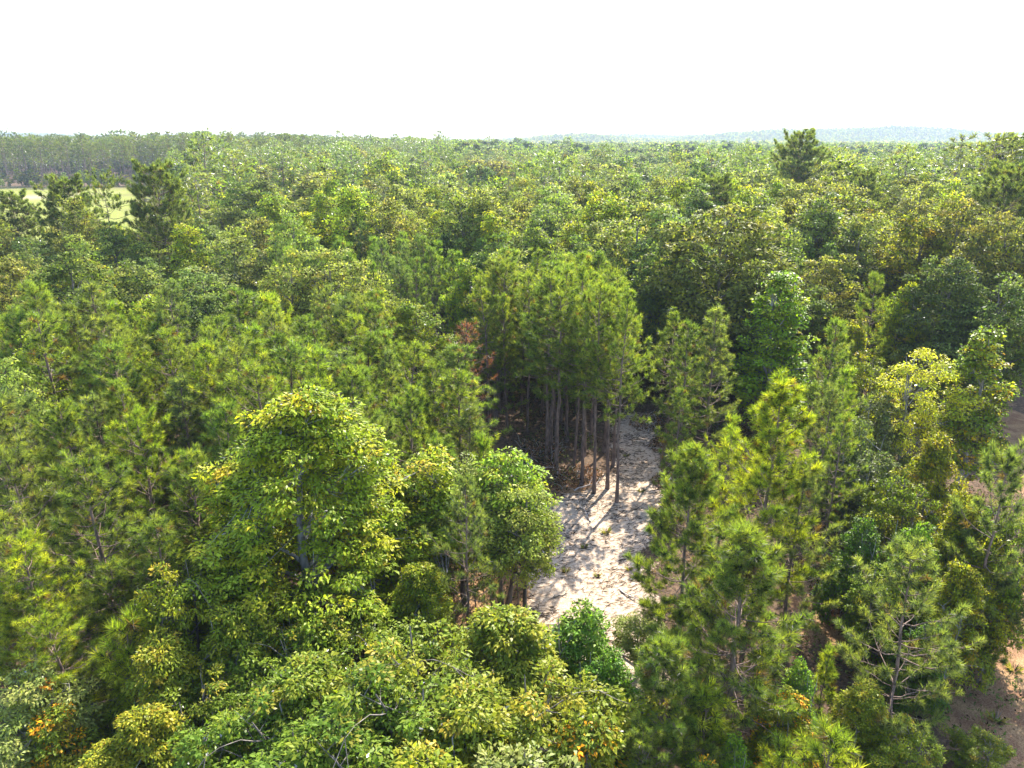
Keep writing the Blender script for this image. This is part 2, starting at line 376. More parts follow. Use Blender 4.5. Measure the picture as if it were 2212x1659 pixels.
def pine(name, seed, h, w, cb, needles, nlen, nw, pal, wts, whorl=.6, brn=(4, 6), tier=1.0, nmat=None, old=.03, rb=None, flat=False, tuftmul=1.0, shoot=.28, dead=3):
    rng = np.random.default_rng(seed); T = Tubes()
    lean = rng.normal(0, .012 * h, 2)
    tp = curve((0, 0, -.15), (lean[0], lean[1], h - .25), (rng.normal(0, .008 * h), rng.normal(0, .008 * h), 0), 10, rng, .003 * h)
    u = np.linspace(0, 1, 10); r0 = rb or (.0085 * h + .03)
    T.add(tp, r0 * (1 - .92 * u) ** .75 * (1 + .35 * np.exp(-u * 20)), 8)
    P, A, CV = [], [], []
    def trunk_at(z):
        return np.array([np.interp(z, tp[:, 2], tp[:, 0]), np.interp(z, tp[:, 2], tp[:, 1]), z])
    for k in range(dead):                           # bare stubs under the crown
        z = rng.uniform(.35, 1) * cb; az = rng.uniform(0, 6.28); l = rng.uniform(.5, 1.5)
        T.add(curve(trunk_at(z), trunk_at(z) + l * np.array([np.cos(az), np.sin(az), rng.uniform(-.1, .3)]), (0, 0, -.05), 4, rng, .03), [.02, .016, .011, .004], 3)
    z = cb; k = 0
    while z < h - .35:
        t = (z - cb) / (h - cb)
        nb = rng.integers(brn[0], brn[1] + 1)
        a0 = rng.uniform(0, 6.28)
        for b in range(nb):
            az = a0 + b * 2 * np.pi / nb + rng.normal(0, .25)
            if flat: prof = (1 - t ** 3.6) ** .6 * (.55 + .45 * min(1, t / .25))
            else: prof = (1.0 - t) ** .72 * (.62 + .38 * min(1, t / .25)) + .07
            l = w / 2 * prof * rng.uniform(.5, 1.25) * (1 + .18 * np.sin(az * 2 + seed) + .12 * np.sin(3 * az + z * 1.7))
            el = R(4 + 46 * t + rng.normal(0, 12)) if not flat else R(2 + 20 * t + rng.normal(0, 11))
            p0 = trunk_at(z + rng.normal(0, .08))
            hd = np.array([np.cos(az), np.sin(az), 0])
            p1 = p0 + l * (hd * np.cos(el) + np.array([0, 0, np.sin(el)]))
            p1[2] += .10 * l
            c = curve(p0, p1, (0, 0, -.09 * l), 6, rng, .015 * l)
            T.add(c, (.010 + .008 * l) * np.linspace(1, .3, 6), 4)
            ax = nrm(c[-1] - c[-2]); ax = nrm(ax + np.array([0, 0, .35]))
            P.append(c[-1]); A.append(ax); CV.append(1.)
            sub = max(1, int(l * 3.0 * tier * tuftmul))
            for s in range(sub):
                f = rng.uniform(.25, 1) ** .75; q = np.array([np.interp(f, np.linspace(0, 1, 6), c[:, m]) for m in range(3)])
                sd = np.array([-hd[1], hd[0], 0]) * (1 if s % 2 else -1)
                dv = nrm(sd * rng.uniform(.5, 1.1) + hd * rng.uniform(.4, 1) + np.array([0, 0, rng.uniform(.05, .7)]))
                q1 = q + dv * rng.uniform(.25, .5) * max(.45, (1 - f) * l + .25) * (1.7 if flat else 1)
                if tuftmul >= .7: T.add(np.stack([q, (q + q1) / 2 - np.array([0, 0, .02]), q1]), [.012, .009, .006], 3)
                P.append(q1); A.append(nrm(dv + np.array([0, 0, .4]))); CV.append(f)
        z += whorl * rng.uniform(.75, 1.25) * (1.05 - .35 * t)
    for k in range(3):
        P.append(np.array([lean[0] + rng.normal(0, .06), lean[1] + rng.normal(0, .06), h - .1 - .18 * k])); A.append(nrm(np.array([rng.normal(0, .15), rng.normal(0, .15), 1.]))); CV.append(1.)
    P = np.array(P); A = np.array(A); CV = np.array(CV); nT = len(P)
    n = nT * needles; ti = np.repeat(np.arange(nT), needles)
    size = rng.uniform(.75, 1.2, nT)
    s = rng.uniform(-1, .25, n) * shoot
    base = P[ti] + A[ti] * (s * size[ti])[:, None]
    rnd = rng.normal(0, 1, (n, 3)); perp = nrm(rnd - (rnd * A[ti]).sum(1, keepdims=True) * A[ti])
    ang = rng.uniform(R(18), R(72), n)
    d = nrm(A[ti] * np.cos(ang)[:, None] + perp * np.sin(ang)[:, None] - np.array([0, 0, .10]))
    L = nlen * rng.uniform(.75, 1.15, n) * size[ti]
    side = nrm(np.cross(d, nrm(rng.normal(0, 1, (n, 3))))) * (nw * .5)
    V = np.stack([base - side, base + side, base + d * L[:, None]], 1).reshape(-1, 3)
    F = np.arange(3 * n).reshape(-1, 3)
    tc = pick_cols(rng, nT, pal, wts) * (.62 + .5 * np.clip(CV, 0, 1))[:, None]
    isold = rng.random(nT) < old * (1.4 - CV)
    tc[isold] = np.array((.085, .065, .03))
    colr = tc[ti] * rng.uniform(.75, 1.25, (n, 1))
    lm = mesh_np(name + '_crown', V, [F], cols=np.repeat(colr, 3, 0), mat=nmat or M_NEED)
    return T.mesh(name + '_trunk', M_PBARK), lm, h, w

# palettes: real leaf colours
G_YEL = [(.068, .118, .016), (.10, .15, .018), (.15, .175, .02), (.19, .165, .025)]; W_YEL = [5, 5, 2.2, .5]
G_BRI = [(.06, .14, .02), (.085, .165, .022), (.12, .18, .03)]; W_BRI = [4, 4, 1.5]
G_OLI = [(.078, .108, .03), (.105, .13, .038), (.145, .15, .048), (.06, .09, .028)]; W_OLI = [4, 4, 1.5, 2]
G_DRK = [(.045, .08, .024), (.06, .098, .03), (.085, .118, .034)]; W_DRK = [4, 4, 1.5]
G_GLD = [(.19, .215, .03), (.235, .24, .03), (.12, .165, .025)]; W_GLD = [3, 3, 2]
G_PAL = [(.10, .15, .05), (.13, .17, .06), (.08, .13, .035)]; W_PAL = [3, 3, 2]
ORG = (.42, .13, .015)
P_GRN = [(.058, .101, .024), (.077, .122, .027), (.104, .143, .03)]; P_W = [4, 4, 2]
P_BRI = [(.076, .128, .02), (.107, .158, .022), (.147, .19, .024)]
P_BLU = [(.062, .098, .036), (.078, .115, .04), (.10, .135, .042)]

LIB = {}
# near broadleaf
LIB['big_gum'] = broadleaf('big_gum', 11, 13.5, 11.5, 1.6, 1500, 112, .165, .07, G_YEL, W_YEL, 'gum', .6, .42, M_GBARK, limbs=24, nsub=90, lump=.095, fillf=.25, spire=.9, wild=.7, accent=((.24, .2, .03), .03))
LIB['near_a'] = broadleaf('near_a', 12, 8, 6.0, 1.0, 400, 92, .165, .07, G_YEL, W_YEL, 'gum', .5, .36, M_GBARK, stems=2, limbs=14, spire=.9, wild=.7, nsub=42, lump=.10, fillf=.2)
LIB['near_b'] = broadleaf('near_b', 13, 8, 5.6, .8, 390, 92, .16, .07, G_YEL, [6, 4, 1.4, .3], 'oval', .45, .36, M_DBARK, stems=2, limbs=14, spire=.9, wild=.7, nsub=42, lump=.10, fillf=.2)
LIB['near_c'] = broadleaf('near_c', 14, 7, 5.2, .7, 360, 92, .155, .072, G_BRI, W_BRI, 'gum', .5, .35, M_GBARK, stems=3, limbs=15, spire=.9, wild=.7, nsub=42, lump=.10, fillf=.2)
LIB['near_o'] = broadleaf('near_o', 15, 6, 4.4, .5, 300, 90, .155, .072, G_YEL, W_YEL, 'gum', .55, .34, M_DBARK, stems=3, limbs=12, accent=((.50, .20, 0.012), .26), spire=.9, wild=.7, nsub=42, lump=.10, fillf=.2)
LIB['near_p'] = broadleaf('near_p', 16, 7, 4.6, .6, 300, 90, .165, .065, G_PAL, W_PAL, 'oval', .4, .36, M_GBARK, stems=2, limbs=12, accent=(ORG, .008), spire=.9, wild=.7, nsub=42, lump=.10, fillf=.2)
LIB['high_a'] = broadleaf('high_a', 17, 9, 4.4, 4.0, 230, 75, .17, .085, G_PAL, [2, 2, 4], 'oval', .5, .45, M_DBARK, stems=1, limbs=12)
LIB['high_b'] = broadleaf('high_b', 18, 9, 4.0, 3.8, 200, 75, .18, .085, G_BRI, W_BRI, 'dome', .5, .45, M_DBARK, stems=2, limbs=12)
# mid broadleaf
LIB['mid_gum'] = broadleaf('mid_gum', 21, 14, 6.4, 2.0, 360, 70, .22, .15, G_BRI, W_BRI, 'cone', .35, .55, M_GBARK, limbs=20)
LIB['mid_gold'] = broadleaf('mid_gold', 22, 11, 5.6, 1.8, 320, 70, .16, .08, G_GLD, W_GLD, 'vase', .5, .5, M_GBARK, stems=2, limbs=16)
LIB['mid_orange'] = broadleaf('mid_orange', 23, 13, 5.6, 2.0, 310, 70, .21, .13, [(.08, .13, .025), (.12, .155, .025), (.165, .165, .025)], [3, 3, 1.5], 'cone', .35, .5, M_GBARK, limbs=18, accent=((.30, .17, .02), .14))
for k, (pal, wts, pf) in enumerate([(G_OLI, W_OLI, 'dome'), (G_OLI, W_OLI, 'oval'), (G_DRK, W_DRK, 'dome'), (G_YEL, W_YEL, 'dome'), (G_DRK, W_DRK, 'oval'), (G_OLI, W_OLI, 'vase'), (G_PAL, W_PAL, 'oval'), (G_YEL, [5, 4, 2, .3], 'cone')]):
    LIB['mid_%d' % k] = broadleaf('mid_%d' % k, 40 + k, 15, 9.5, 2.6, 330, 92, .23, .16, pal, wts, pf, .35, .85, M_DBARK, M_LEAFM, limbs=16, nsub=20, lump=.18, mass=1.9, tri=True, spire=.35, accent=((.34, .16, .03), .008 if k in (1, 3) else 0.))
for k, (pal, wts) in enumerate([(G_OLI, W_OLI), (G_YEL, [5, 4, 2, .3]), (G_DRK, W_DRK)]):
    LIB['oak_%d' % k] = broadleaf('oak_%d' % k, 30 + k, 17, 14, 3, 640, 100, .24, .165, pal, wts, 'dome', .35, .85, M_DBARK, M_LEAFM, limbs=20, nsub=40, lump=.13, mass=1.9, tri=True, spire=.35)
# pines
LIB['pine_h0'] = pine('pine_h0', 61, 11.5, 6.4, 2.2, 62, .33, .021, P_GRN, P_W, whorl=.68, tuftmul=1.3)
LIB['pine_h1'] = pine('pine_h1', 62, 12, 7.0, 2.8, 62, .33, .021, P_BRI, P_W, whorl=.70, tuftmul=1.3)
LIB['pine_h2'] = pine('pine_h2', 63, 9.5, 6.4, 1.4, 62, .33, .021, P_BLU, P_W, whorl=.72, tuftmul=1.3, old=.05)
LIB['pine_h3'] = pine('pine_h3', 64, 11, 5.6, 4.2, 62, .33, .021, P_GRN, P_W, whorl=.68, tuftmul=1.3)
LIB['pine_x0'] = pine('pine_x0', 161, 11.5, 6.2, 2.4, 58, .34, .022, P_GRN, P_W, whorl=.60, brn=(5, 7), tuftmul=1.9)
LIB['pine_x1'] = pine('pine_x1', 162, 13, 6.8, 3.0, 58, .34, .022, P_BRI, P_W, whorl=.62, brn=(5, 7), tuftmul=1.9)
LIB['pine_s'] = pine('pine_s', 65, 5, 2.6, .5, 76, .32, .019, P_BRI, P_W, whorl=.5, dead=0)
for k in range(6):
    LIB['pine_m%d' % k] = pine('pine_m%d' % k, 70 + k, 13, 5.4 + .3 * k, 2.4 + .5 * k, 46, .36, .026, [P_GRN, P_BLU, P_GRN, P_BRI, P_GRN, P_BLU][k], P_W, whorl=.66, tuftmul=1.0, old=.05)
for k in range(3):
    LIB['pine_t%d' % k] = pine('pine_t%d' % k, 80 + k, 15, 5.6, 6.6 + .5 * k, 46, .36, .026, P_GRN, P_W, whorl=.62, tuftmul=.95, rb=.15, dead=8)
for k in range(4):
    LIB['tall_%d' % k] = pine('tall_%d' % k, 90 + k, 25, 7.5 + k, 12.5 + k, 26, .55, .09, P_BLU, P_W, whorl=1.0, brn=(3, 5), tuftmul=.55, shoot=.6, flat=True, rb=.22, old=.05, dead=5)
LIB['tall_h'] = pine('tall_h', 97, 25, 12, 9.5, 34, .6, .075, P_BLU, P_W, whorl=.75, brn=(6, 8), tuftmul=.95, shoot=.5, flat=True, rb=.26, old=.04, dead=5)
LIB['pine_red'] = pine('pine_red', 99, 11, 4.4, 3, 24, .28, .020, [(.085, .04, .04), (.105, .068, .055), (.07, .03, .032)], P_W, tuftmul=.5, old=0)

counts = {}
def add_tree(name, key, X, Y, h, w=None, rot=None, tint=(1, 1, 1), label='', cat='tree', group=None, lean=(0, 0), rng=np.random.default_rng(5)):
    tm, lm, h0, w0 = LIB[key]
    r = bpy.data.objects.new(name, None); r.empty_display_size = .3
    s = h / h0; sw = (w / w0) if w else s
    r.location = (X, Y, float(ground_z(X, Y)) - .03); r.scale = (sw, sw, s)
    r.rotation_euler = (lean[0], lean[1], rng.uniform(0, 6.28) if rot is None else rot)
    COL.objects.link(r)
    r['label'] = label; r['category'] = cat
    if group: r['group'] = group
    for nm, me in (('trunk', tm), ('crown', lm)):
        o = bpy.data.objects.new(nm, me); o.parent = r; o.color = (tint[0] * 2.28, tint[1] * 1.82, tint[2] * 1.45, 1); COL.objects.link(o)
    return r

PLACED = []                                         # (x, y, radius) of trees that stand by hand
def top(name, key, xv, yv, h, w=None, label='', tint=(1, 1, 1), cat='tree', group=None, lean=(0, 0), rot=None):
    X, Y = at(xv, yv, h)
    PLACED.append((X, Y, 7.0 if key == 'pine_red' else (w or LIB[key][3] * h / LIB[key][2]) / 2, h))
    return add_tree(name, key, X, Y, h, w, rot, tint, label, cat, group, lean)

exec_later = []
# ---- near, placed one by one -------------------------------------------------
top('sweetgum_tree', 'big_gum', 655, 842, 13.8, 15.6, 'large yellow-green tree with drooping leaves and pale grey limbs, left of the clearing', tint=(1.35, 1.35, 1))
FG = 'small leafy trees along the bottom of the picture'
B = 'broadleaf_tree'
top(B, 'near_a', 1085, 1318, 7.6, 7.4, 'low yellow-green leafy tree at the lower end of the sandy clearing', group=FG)
top(B, 'near_c', 1255, 1312, 6.6, 5.5, 'low bright green leafy tree touching the bright lower edge of the sand', group=FG)
top(B, 'near_b', 905, 1375, 8.2, 7.0, 'bushy yellow-green tree directly below the large drooping tree', group=FG)
top(B, 'near_a', 1000, 1500, 8.2, 7.2, 'yellow-green tree at the bottom centre with dense drooping leaves', group=FG)
top(B, 'near_b', 1215, 1470, 7.6, 6.5, 'leafy green tree with a few orange sprays, bottom centre below the clearing', tint=(1.1, 1, .9), group=FG)
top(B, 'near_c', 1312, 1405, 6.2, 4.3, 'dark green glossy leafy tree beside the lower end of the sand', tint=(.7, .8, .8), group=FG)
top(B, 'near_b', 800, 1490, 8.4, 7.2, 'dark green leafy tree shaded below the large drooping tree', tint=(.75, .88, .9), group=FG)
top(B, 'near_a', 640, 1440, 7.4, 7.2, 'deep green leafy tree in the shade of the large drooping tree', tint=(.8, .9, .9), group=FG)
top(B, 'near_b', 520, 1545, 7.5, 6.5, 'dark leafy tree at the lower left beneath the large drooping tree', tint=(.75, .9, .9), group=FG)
top(B, 'near_a', 930, 1640, 8.3, 7.2, 'pale yellow leafy tree cut by the bottom edge, centre left', tint=(1.15, 1.1, 1), group=FG)
top(B, 'near_p', 1120, 1650, 7.8, 6.0, 'pale green leafy tree cut by the bottom edge, centre', group=FG)
top(B, 'near_o', 1270, 1560, 6.8, 5.5, 'leafy tree with orange autumn sprays at the bottom, right of centre', group=FG)
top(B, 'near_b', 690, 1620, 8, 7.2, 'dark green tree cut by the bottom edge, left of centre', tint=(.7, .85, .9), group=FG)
top(B, 'high_a', 1000, 992, 8.8, 4.3, 'leafy tree on a bare thin trunk standing on rust pine straw', tint=(1.15, 1.12, 1))
top(B, 'high_b', 1092, 972, 9.3, 4.6, 'bright round leafy tree on bare stems at the left edge of the sand', tint=(1.6, 1.3, 1))
top(B, 'high_a', 1128, 1052, 8.3, 3.8, 'light green leafy tree leaning over the sandy clearing from the left', tint=(1.4, 1.3, .9))
top(B, 'near_p', 905, 985, 8.6, 4.1, 'pale grey-green slender tree just right of the large drooping tree', tint=(.9, 1, 1.1))
top(B, 'near_p', 55, 1455, 6.2, 4.3, 'pale leafy sapling with orange sprays at the lower left edge', tint=(1.2, 1.15, 1.1), group=FG)
top(B, 'near_o', 110, 1540, 5.2, 4.1, 'yellow leafy shrub-like tree with orange tips in the bottom left corner', tint=(1, 1, 1), group=FG)
top(B, 'near_a', 345, 1370, 7.2, 5.0, 'yellow-green leafy tree below the left foreground pines', tint=(1.2, 1.1, 1), group=FG)
top(B, 'near_b', 385, 1205, 9, 4.6, 'narrow yellow-tipped leafy tree left of the large drooping tree', tint=(1.2, 1.1, .9), group=FG)
top(B, 'near_a', 300, 1530, 6, 5.0, 'golden green leafy tree on the bottom edge, left', tint=(1.3, 1.15, 1), group=FG)
top(B, 'near_a', 205, 1620, 5.2, 4.3, 'pale yellow leafy sapling cut by the bottom edge near the left corner', tint=(1.3, 1.2, 1.1), group=FG)
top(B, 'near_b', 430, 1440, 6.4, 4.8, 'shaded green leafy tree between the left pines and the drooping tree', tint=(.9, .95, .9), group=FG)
for (x, y, h, w, k, tn, lb) in [
    (900, 1215, 6.8, 4.6, 'near_a', (1.1, 1.1, 1), 'leafy tree at the right foot of the large drooping tree'),
    (760, 1330, 6.6, 5.2, 'near_b', (.95, 1, .95), 'green leafy tree hugging the front of the large drooping tree'),
    (500, 1300, 7.6, 5.4, 'near_a', (1.05, 1.08, .95), 'leafy tree at the left foot of the large drooping tree'),
    (585, 1360, 6.8, 5.0, 'near_b', (.9, 1, .95), 'dense leafy tree below the trunk of the large drooping tree')]:
    top(B, k, x, y, h, w, lb, tn, group=FG)
# left edge broadleaf
top(B, 'mid_6', 15, 800, 11, 5, 'pale leafy tree at the left edge beside the dense pine stand', tint=(1.2, 1.2, 1))
top(B, 'mid_3', 72, 712, 12, 4.6, 'yellow-green round leafy tree among pines at the left edge', tint=(1.3, 1.25, 1))
# right side
PN = 'pine_tree'; RP = 'pines around the right side of the sandy clearing'
top(PN, 'pine_x1', 1685, 826, 13.6, 6.8, 'tall bright green pine with thick upper branches right of the clearing', group=RP, tint=(1.15, 1.1, .9))
top(PN, 'pine_x0', 1512, 962, 11.6, 5.4, 'slim pine with bare lower trunk at the right edge of the sand', group=RP)
top(PN, 'pine_x0', 1640, 1134, 11.2, 6.6, 'full deep green pine with dark leaning trunk at the lower right', group=RP)
top(PN, 'pine_h2', 2003, 1202, 9.4, 6.0, 'bluish grey-green leaning pine in the lower right corner', group=RP, lean=(0, .10), tint=(1.15, 1.15, 1.15))
top(PN, 'pine_s', 1800, 1570, 6.4, 3.2, 'young bushy pine cut by the bottom edge, right', group=RP)
top(PN, 'pine_s', 1700, 1610, 5.6, 2.6, 'small pine left of the bushy pine on the bottom edge, right', group=RP)
top(PN, 'pine_x0', 1455, 1395, 8.2, 5.0, 'dark green pine below the right side of the sand', group=RP, tint=(.9, .95, 1))
top(PN, 'pine_s', 1530, 1480, 6, 3.2, 'low soft green pine at the bottom, below the slim pine', group=RP)
top(PN, 'pine_s', 1795, 1395, 4.6, 1.6, 'narrow young pine like a single plume in front of the dark gap', group=RP)
top(PN, 'pine_h2', 2185, 970, 11.6, 5.6, 'hazy grey-green pine at the right edge above the orange ground', group=RP, tint=(.9, .95, 1))
top(PN, 'pine_m0', 1492, 688, 12.4, 5.0, 'dark pine beyond the right side of the sand, left of a twin', group=RP, tint=(.85, .9, 1))
top(PN, 'pine_m1', 1552, 656, 13.2, 5.4, 'tall grey-green pine left of the bright green conical tree', group=RP)
top(PN, 'pine_m2', 1805, 690, 12.6, 5.0, 'slender dark-topped pine right of the bright green conical tree', group=RP, tint=(.9, .95, 1))
top(PN, 'pine_m1', 1800, 830, 10.4, 4.0, 'grey-green pine between the bright conical tree and the yellow tree', group=RP)
top(PN, 'pine_m3', 1580, 900, 9.6, 3.6, 'small yellow-green pine behind the tall bright pine', group=RP)
top(PN, 'pine_m4', 1830, 890, 10, 3.8, 'dull green pine in the thicket right of the tall bright pine', group=RP)
top(PN, 'pine_m0', 1470, 835, 9, 3.2, 'short dark pine at the far right edge of the sandy path', group=RP, tint=(.85, .9, .95))
top(PN, 'pine_h2', 1745, 1010, 9.6, 5.4, 'soft green pine overlapping the right side of the tall bright pine', group=RP)
top(PN, 'pine_h0', 1395, 1560, 6.6, 3.8, 'blue-green pine cut by the bottom edge beside the orange-leaved tree', group=RP)
top(PN, 'pine_m2', 1895, 590, 13, 4.2, 'pine standing at the foot of the dark gap in the oaks', group=RP)
top('sweetgum_tree', 'mid_gum', 1692, 588, 14.2, 7.6, 'bright green conical tree right of the central pines', tint=(1.55, 1.3, .85))
top(B, 'mid_gold', 2010, 752, 11, 5.6, 'golden yellow fine-leaved tree at the right', tint=(1.25, 1.35, 1))
top('sweetgum_tree', 'mid_orange', 2142, 690, 13, 5.6, 'conical tree with yellow and orange-tipped leaves near the right edge', tint=(1, 1.12, .9))
RY = 'yellow-green thicket trees below the golden tree'
for (x, y, h, w, k, tn, lb) in [
    (2035, 935, 9, 4.6, 'near_a', (1.3, 1.1, .9), 'yellow-orange leafy tree just below the golden tree'),
    (1955, 1010, 8, 4, 'near_b', (.95, .95, .9), 'olive leafy tree left of the yellow thicket at the right'),
    (2095, 1065, 8.4, 4.4, 'near_a', (1.35, 1.15, .9), 'bright yellow drooping-leaved tree right in the thicket'),
    (1990, 1120, 7.6, 4.2, 'near_c', (1, .95, .9), 'green leafy tree in the middle of the right thicket'),
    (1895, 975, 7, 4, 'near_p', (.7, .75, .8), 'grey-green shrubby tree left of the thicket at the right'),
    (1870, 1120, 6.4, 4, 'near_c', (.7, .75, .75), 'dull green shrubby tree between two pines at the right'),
    (2085, 1215, 7, 3.8, 'near_a', (1.2, 1.1, .9), 'yellow-green leafy tree above the leaning bluish pine'),
    (1935, 1210, 6, 3.6, 'near_b', (.9, .95, .9), 'leafy tree left of the leaning bluish pine'),
    (1850, 900, 8, 4, 'near_p', (.75, .8, .8), 'dull leafy tree left of the golden tree'),
    (1900, 850, 8, 4.2, 'near_p', (.8, .8, .85), 'greyish leafy tree beside the golden tree, near the dirt road'),
    (1880, 760, 9.5, 4.4, 'near_b', (1.1, 1, .9), 'yellowish leafy tree right of the slender dark-topped pine'),
    (1850, 700, 10, 4.4, 'near_a', (1.2, 1.1, .9), 'yellow leafy tree behind the slender dark-topped pine'),
    (1950, 625, 11, 4.6, 'mid_3', (1.35, 1.3, .9), 'bright yellow-green feathery tree beside the dirt road'),
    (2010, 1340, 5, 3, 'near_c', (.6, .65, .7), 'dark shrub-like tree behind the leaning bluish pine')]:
    top(B, k, x, y, h, w, lb, tn, group=RY)
for (x, y, h, w, k, tn, lb) in [
    (2200, 1085, 8.6, 4.4, 'near_b', (.9, .95, .9), 'olive leafy tree cut by the right edge above the orange soil'),
    (2140, 1165, 7, 4.0, 'near_a', (1.2, 1.1, .9), 'yellow leafy tree beside the hazy grey-green pine')]:
    top(B, k, x, y, h, w, lb, tn, group=RY)
BR = 'low leafy plants in the bottom right'
for (x, y, h, w, k, tn, lb) in [
    (1715, 1490, 4.6, 3.2, 'near_o', (1.1, 1, .9), 'leafy shrub with bright orange-yellow leaves at the bottom right'),
    (1735, 1425, 5, 2.6, 'near_c', (1.2, 1.15, 1.1), 'fresh green shrub above the orange-leaved one'),
    (1880, 1480, 4.2, 3.6, 'near_a', (1.2, 1.1, 1), 'yellow-green shrub left of the leaning bluish pine trunk'),
    (1590, 1590, 4.6, 2.2, 'near_c', (1.25, 1.25, 1), 'bright green shrub cut by the bottom edge, right of centre'),
    (1520, 1640, 5, 3, 'near_o', (1, 1, .9), 'yellow and orange shrub cut by the bottom edge, right of centre'),
    (1960, 1560, 3.6, 2.8, 'near_b', (1, 1, .9), 'olive shrub at the foot of the leaning bluish pine'),
    (1385, 1330, 3.4, 2.4, 'high_a', (1.1, 1.05, .9), 'thin yellow-green shrub standing on the sand'),
    (2130, 1590, 2.2, 2.4, 'near_b', (.8, .8, .7), 'small shrub on the orange soil in the bottom right corner')]:
    top('shrub', k, x, y, h, w, lb, tn, 'shrub', BR)
# left foreground pines
LP = 'large pines on the left side near the camera'
for (x, y, h, w, k, tn, lb) in [
    (185, 985, 11.2, 7.1, 'pine_h0', (1, 1, 1), 'large green pine with visible forked branches at the left'),
    (45, 1160, 9.6, 6.1, 'pine_h1', (1.2, 1.15, .9), 'bright yellow-green pine at the left edge'),
    (265, 1335, 7.4, 3.6, 'pine_s', (1.15, 1.1, .9), 'bright bushy young pine at the lower left'),
    (110, 1330, 7.6, 5.3, 'pine_h1', (1.1, 1.1, .9), 'yellow-green pine below the left edge, beside the bushy young pine'),
    (330, 1120, 9.4, 5.3, 'pine_h3', (1, 1, .95), 'green pine between the large left pine and the drooping tree'),
    (405, 980, 10.6, 5.3, 'pine_h0', (1, 1, 1), 'green pine at the upper left of the large drooping tree'),
    (20, 960, 11, 6.1, 'pine_h2', (1, 1, .9), 'soft green pine at the left edge, beside the pale leafy tree'),
    (300, 880, 11.2, 6.1, 'pine_h1', (.95, 1, .95), 'pine with a slim dark trunk behind the large left pine'),
    (120, 870, 11.4, 5.8, 'pine_h0', (1, 1, .9), 'yellowish pine behind the large left pine'),
    (480, 870, 11.6, 5.5, 'pine_h3', (.9, 1, 1), 'dark pine just left of the top of the drooping tree'),
    (800, 905, 11, 5.3, 'pine_h2', (1, 1.05, 1.05), 'soft bluish pine right of the top of the drooping tree'),
    (880, 840, 11.4, 5.5, 'pine_h0', (.95, 1, 1), 'dense green pine between the drooping tree and the red dying pine'),
    (950, 950, 9.4, 5.0, 'pine_h0', (.9, 1, 1), 'green pine below and left of the red dying pine'),
    (1045, 935, 9, 2.4, 'pine_s', (.85, .95, 1.1), 'slender soft pine behind the round leafy tree by the sand'),
    (760, 790, 12, 5.5, 'pine_h3', (.95, 1, 1), 'green pine behind the top of the drooping tree'),
    (230, 1220, 7.4, 4.8, 'pine_h0', (1, 1, .9), 'green pine in front of the large left pine'),
    (40, 1260, 8, 4.8, 'pine_h0', (1, 1, .9), 'shaded pine at the left edge below the bright yellow-green pine')]:
    top(PN, k, x, y, h, w, lb, tn, group=LP)
top(PN, 'pine_red', 1005, 690, 11.6, 5.4, 'dying pine with rusty red needles and bare branches', group='dying pines')

# the trees with visible trunks at the head of the clearing: placed by their feet
CS = 'slim pines with bare trunks at the head of the clearing'
for n_, (x, y, h, k, lb) in enumerate([
    (1332, 1083, 15.0, 'pine_t0', 'tall slim pine whose bare trunk stands foremost on the sand'),
    (1283, 1064, 15.2, 'pine_t1', 'tall slim pine just left of the foremost bare trunk'),
    (1312, 1055, 14.6, 'pine_t2', 'thin-trunked pine between the two foremost bare trunks'),
    (1240, 1010, 15.4, 'pine_t2', 'tall pine with dark bare trunk in the brush left of the sand'),
    (1262, 985, 14.8, 'pine_t0', 'slim pine behind the dark trunk in the brush by the sand'),
    (1305, 975, 15.0, 'pine_t1', 'slim pine standing back among the bare trunks'),
    (1190, 960, 14.6, 'pine_t0', 'pine in deep shade left of the bare trunks'),
    (1140, 930, 14.2, 'pine_t1', 'shaded pine at the dark edge right of the red dying pine'),
    (1256, 1046, 14.2, 'pine_t2', 'thin pine in the brush heap left of the two foremost trunks'),
    (1324, 1004, 14.4, 'pine_t0', 'thin pine at the narrow neck of the sand, behind the foremost trunk'),
    (1276, 958, 14.4, 'pine_t1', 'slim pine deep among the trunks, below the crowns'),
    (1430, 1000, 12.0, 'pine_t2', 'pine on the right side of the sandy path, trunk in shade')]):
    X, Y = at(x, y, 0); PLACED.append((X, Y, 1.5, h))
    add_tree(PN, k, X, Y, h, 4.4 + .3 * (n_ % 3), None, (1, 1, 1), lb, 'tree', CS)

